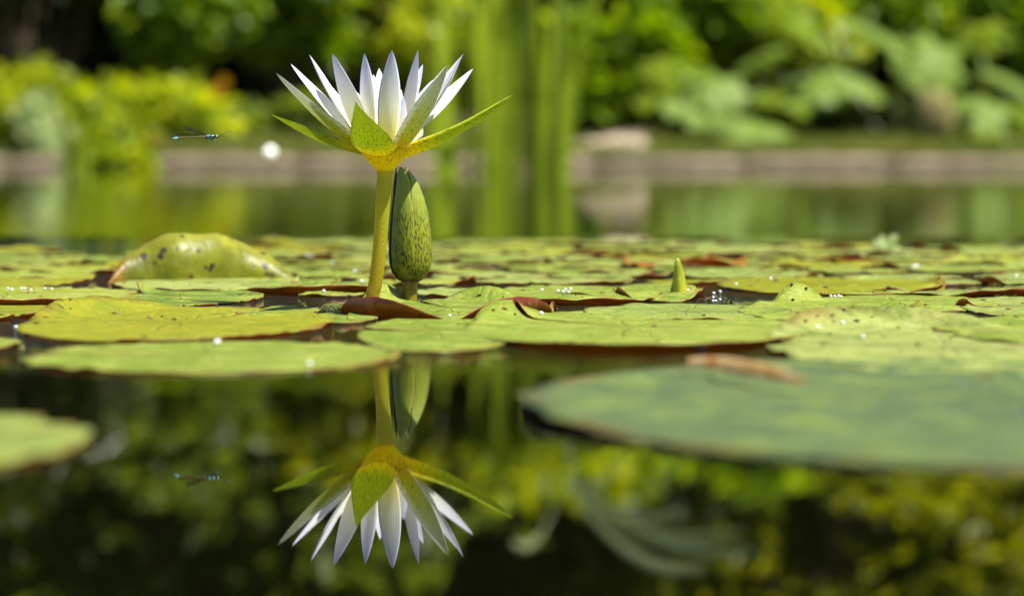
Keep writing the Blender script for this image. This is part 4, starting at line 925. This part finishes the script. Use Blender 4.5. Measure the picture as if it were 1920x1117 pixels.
M['dbody'] = s.plain(c_, .35, .5)
bp = [(-70, -3, .6), (-68, -3, 2.0), (-64, -2.2, 2.8), (-60, -1.6, 2.6), (-56, -1.2, 1.7), (-45, -.2, 1.3), (-30, .8, 1.2), (-15, 1.4, 1.3), (-9, 1.2, 2.2), (-5, .4, 4.2), (0, .4, 5.2), (5, .8, 5.0), (9, 1.0, 3.2), (10.5, 1.0, 2.0), (12, 1.2, 3.4), (14.5, 1.2, 4.0), (17, .9, 3.0), (18.5, .7, .8)]
P_, r_ = resample([Vector((x * q, 0, z * q)) for x, z, _ in bp], [w * q for _, _, w in bp], 3)
Vt, Ft, Ut = tube(P_, r_, 14); mesh('body', Vt, Ft, [M['dbody']], None, Ut, parent=df)
s = N('damselfly_wing'); co = s.coord(); vo = s.n('ShaderNodeTexVoronoi', feature='DISTANCE_TO_EDGE'); s.l(co, vo.inputs['Vector']); vo.inputs['Scale'].default_value = 900
p = s.n('ShaderNodeBsdfPrincipled'); p.inputs['Base Color'].default_value = (0.12, 0.11, 0.08, 1); p.inputs['Roughness'].default_value = .25
s.l(s.ramp(vo.outputs['Distance'], [(0.03, .75), (0.09, .22)]), p.inputs['Alpha']); s.l(p.outputs[0], s.out.inputs[0]); M['wing'] = s.m
def wing(tipv, w, up):
    rt = Vector((-4 * q, 0, 4 * q)); t = Vector(tipv) * q; ax = (t - rt); Vw = []; Uw = []; nrm = Vector(up)
    sd_ = ax.cross(nrm).normalized()
    for side in (1, -1):
        for i in range(16):
            u = i / 15; ww = w * q * (math.sin(math.pi * min(1, (u * .86 + .05))) ** .55) * (.25 + .75 * u)
            for j in range(4): v = j / 3 - .5; Vw.append(rt + ax * u + sd_ * ww * v + ax.cross(sd_).normalized() * (.00002 * side)); Uw.append((v + .5, u))
    mesh('wing', Vw, grid_faces(16, 4) + grid_faces(16, 4, off=64, flip=True), [M['wing']], None, Uw, parent=df)
wing((-46, -6, 20), 11, (.2, 1, .3)); wing((-47, 20, 17), 9, (.2, 1, .4)); wing((-60, -10, 6), 8, (.1, 1, .9)); wing((-62, 16, 5), 8, (.1, 1, .8))
s = N('damselfly_eye'); M['eye'] = s.plain((0.25, 0.28, 0.15), .15, .6)
for sy in (-1, 1):
    V = []; 
    for i in range(10):
        for j in range(7): a = 2 * math.pi * i / 10; b = math.pi * j / 6; V.append((14.5 * q + 2.2 * q * math.sin(b) * math.cos(a), sy * 3.4 * q + 2.0 * q * math.sin(b) * math.sin(a), 1.4 * q + 2.6 * q * math.cos(b)))
    mesh('eye', V, grid_faces(10, 7, True), [M['eye']], parent=df)
    for (a, b, c) in ([(17, sy * 1.5, 2.5), (29, sy * 4, 8), (43, sy * 6, 11)], [(4, sy * 2, -4), (10, sy * 5, -9), (16, sy * 6, -8)], [(0, sy * 2, -4), (-3, sy * 6, -8), (-9, sy * 7, -7)], [(7, sy * 2, -3), (14, sy * 5, -7), (21, sy * 5, -6)]):
        Vt, Ft, Ut = tube([Vector(a) * q, Vector(b) * q, Vector(c) * q], [.45 * q, .35 * q, .2 * q], 5); mesh('leg', Vt, Ft, [M['dbody']], None, Ut, parent=df)

# ================================================================== DEBRIS, DROPLETS
bpy.context.view_layer.update()
dg = bpy.context.evaluated_depsgraph_get()
def hit(px, py):
    o_ = Vector((0, 0, H)); d_ = (at(px, py, 1.0) - o_).normalized(); ok, loc, nr, idx, ob, mx = sc.ray_cast(dg, o_, d_)
    return loc if ok else gr(px, py)
s = N('pond_scum'); n_ = s.noise(s.coord(), 300, 3); M['scum'] = s.plain(s.ramp(n_, [(0.4, (0.014, 0.014, 0.006)), (0.58, (0.07, 0.08, 0.015)), (0.7, (0.2, 0.22, 0.06))]), .5, .4)
rd = random.Random(12); V = []; F = []
for (px, py, wpx, n_) in [(612, 581, 22, 40), (445, 555, 30, 60), (895, 551, 30, 60), (1345, 562, 28, 60), (1520, 566, 30, 70), (1870, 556, 40, 90), (1895, 532, 30, 60), (110, 541, 22, 40), (1215, 548, 14, 25), (1560, 625, 25, 25), (1050, 560, 40, 40), (1700, 548, 40, 40), (240, 555, 25, 25), (330, 548, 20, 20), (800, 535, 25, 25)]:
    c = gr(px, py)
    for k in range(n_):
        p = c + Vector((rd.gauss(0, .4) * wpx * c.y / FP, rd.gauss(0, .012), 0)); a = rd.uniform(0, 6.28); L = rd.uniform(.003, .011)
        e = p + Vector((math.cos(a) * L, math.sin(a) * L, 0)); w = rd.uniform(.0002, .0009); h = rd.uniform(.0003, .0015); sdv = Vector((-math.sin(a), math.cos(a), 0)) * w; m_ = (p + e) / 2 + Vector((0, 0, h))
        o_ = len(V); V += [p - sdv, p + sdv, m_ + sdv * 1.3, m_ - sdv * 1.3, e + sdv * .5, e - sdv * .5, m_ + Vector((0, 0, -.0012))]
        F += [(o_, o_ + 3, o_ + 2, o_ + 1), (o_ + 3, o_ + 5, o_ + 4, o_ + 2), (o_, o_ + 1, o_ + 6), (o_ + 5, o_ + 6, o_ + 4)]
o = mesh('floating_debris', V, F, [M['scum']], smooth=False); tag(o, 'dark rotting bits and algae in the gaps between pads', kind='stuff')
V = []; F = []
for k in range(150):
    px, py = rd.uniform(0, 1920), 520 + 175 * rd.random() ** 1.1; c = hit(px, py)
    if c.z < .0012: continue
    a = rd.uniform(0, 6.28); L = rd.uniform(.0008, .0032) * (1.5 if rd.random() < .15 else 1); w = L * rd.uniform(.3, .8); u_ = Vector((math.cos(a), math.sin(a), 0)); v_ = Vector((-math.sin(a), math.cos(a), 0)); o_ = len(V); c = c + Vector((0, 0, .0003)); up_ = Vector((0, 0, rd.uniform(.0003, .0012)))
    V += [c - u_ * L, c - v_ * w, c + u_ * L + up_ * .5, c + v_ * w, c + up_, c - Vector((0, 0, .0004))]
    F += [(o_, o_ + 1, o_ + 4), (o_ + 1, o_ + 2, o_ + 4), (o_ + 2, o_ + 3, o_ + 4), (o_ + 3, o_, o_ + 4), (o_ + 1, o_, o_ + 5), (o_ + 2, o_ + 1, o_ + 5), (o_ + 3, o_ + 2, o_ + 5), (o_, o_ + 3, o_ + 5)]
s = N('leaf_litter'); g_ = s.n('ShaderNodeNewGeometry'); M['litter'] = s.plain(s.mix(g_.outputs['Random Per Island'], (0.035, 0.025, 0.01), (0.22, 0.12, 0.03)), .7, .3)
o = mesh('leaf_crumbs', V, F, [M['litter']], smooth=False); tag(o, 'tiny brown plant crumbs strewn over the pads', kind='stuff')
s = N('glint_white_drop'); p = s.n('ShaderNodeBsdfPrincipled'); p.inputs['Base Color'].default_value = (.95, .97, 1, 1); p.inputs['Roughness'].default_value = .06; p.inputs['Transmission Weight'].default_value = .15; p.inputs['IOR'].default_value = 1.33; p.inputs['Specular IOR Level'].default_value = 1.0  # white base colour paints the sun glints on the drops
s.l(p.outputs[0], s.out.inputs[0]); M['drop'] = s.m
V = []; F = []
drops = [(665, 511, 1.5), (678, 530, 1.4), (607, 548, 1.2), (622, 495, 1.3), (575, 480, 1.3), (582, 482, 1.1), (1312, 653, 1.5), (1303, 653, 1.2), (1321, 654, 1.0), (1015, 590, 1.3), (1016, 545, 1), (1046, 548, 1.2), (1056, 549, 1.1), (1060, 545, 1.1), (1066, 550, 1.2), (1070, 544, 1.1), (1338, 552, 1.1), (1350, 549, 1.1), (1337, 560, 1), (1350, 564, 1), (1337, 566, .9), (1342, 566, .9), (1718, 502, 1.9), (1712, 503, 1.5), (1380, 535, 1.2), (1558, 557, 1), (1565, 558, 1.1), (1572, 557, 1.1), (1577, 558, 1), (1445, 525, 1.3), (15, 543, 1), (22, 545, 1.1), (40, 543, 1), (46, 543, 1), (58, 546, 1), (84, 543, 1), (97, 544, 1), (30, 617, 1.3), (305, 642, 1.2), (312, 641, 1), (405, 645, 1.4), (410, 643, 1.2), (580, 686, 1.3), (1580, 608, 1.2), (1532, 616, 1.1), (1618, 634, 1.1), (1905, 520, 1.3), (843, 594, 1), (1290, 546, 1)]
for (px, py, k) in drops:
    c = hit(px, py); r_d = .00095 * k; o_ = len(V); n, m = 12, 7
    for i in range(n):
        for j in range(m): a = 2 * math.pi * i / n; b = math.pi * j / (m - 1); V.append((c.x + r_d * math.sin(b) * math.cos(a), c.y + r_d * math.sin(b) * math.sin(a), c.z + r_d * .75 + r_d * .9 * math.cos(b)))
    F += grid_faces(n, m, True, off=o_)
o = mesh('water_droplets', V, F, [M['drop']]); tag(o, 'tiny water drops coloured white for their glints, scattered on the pads', kind='stuff')
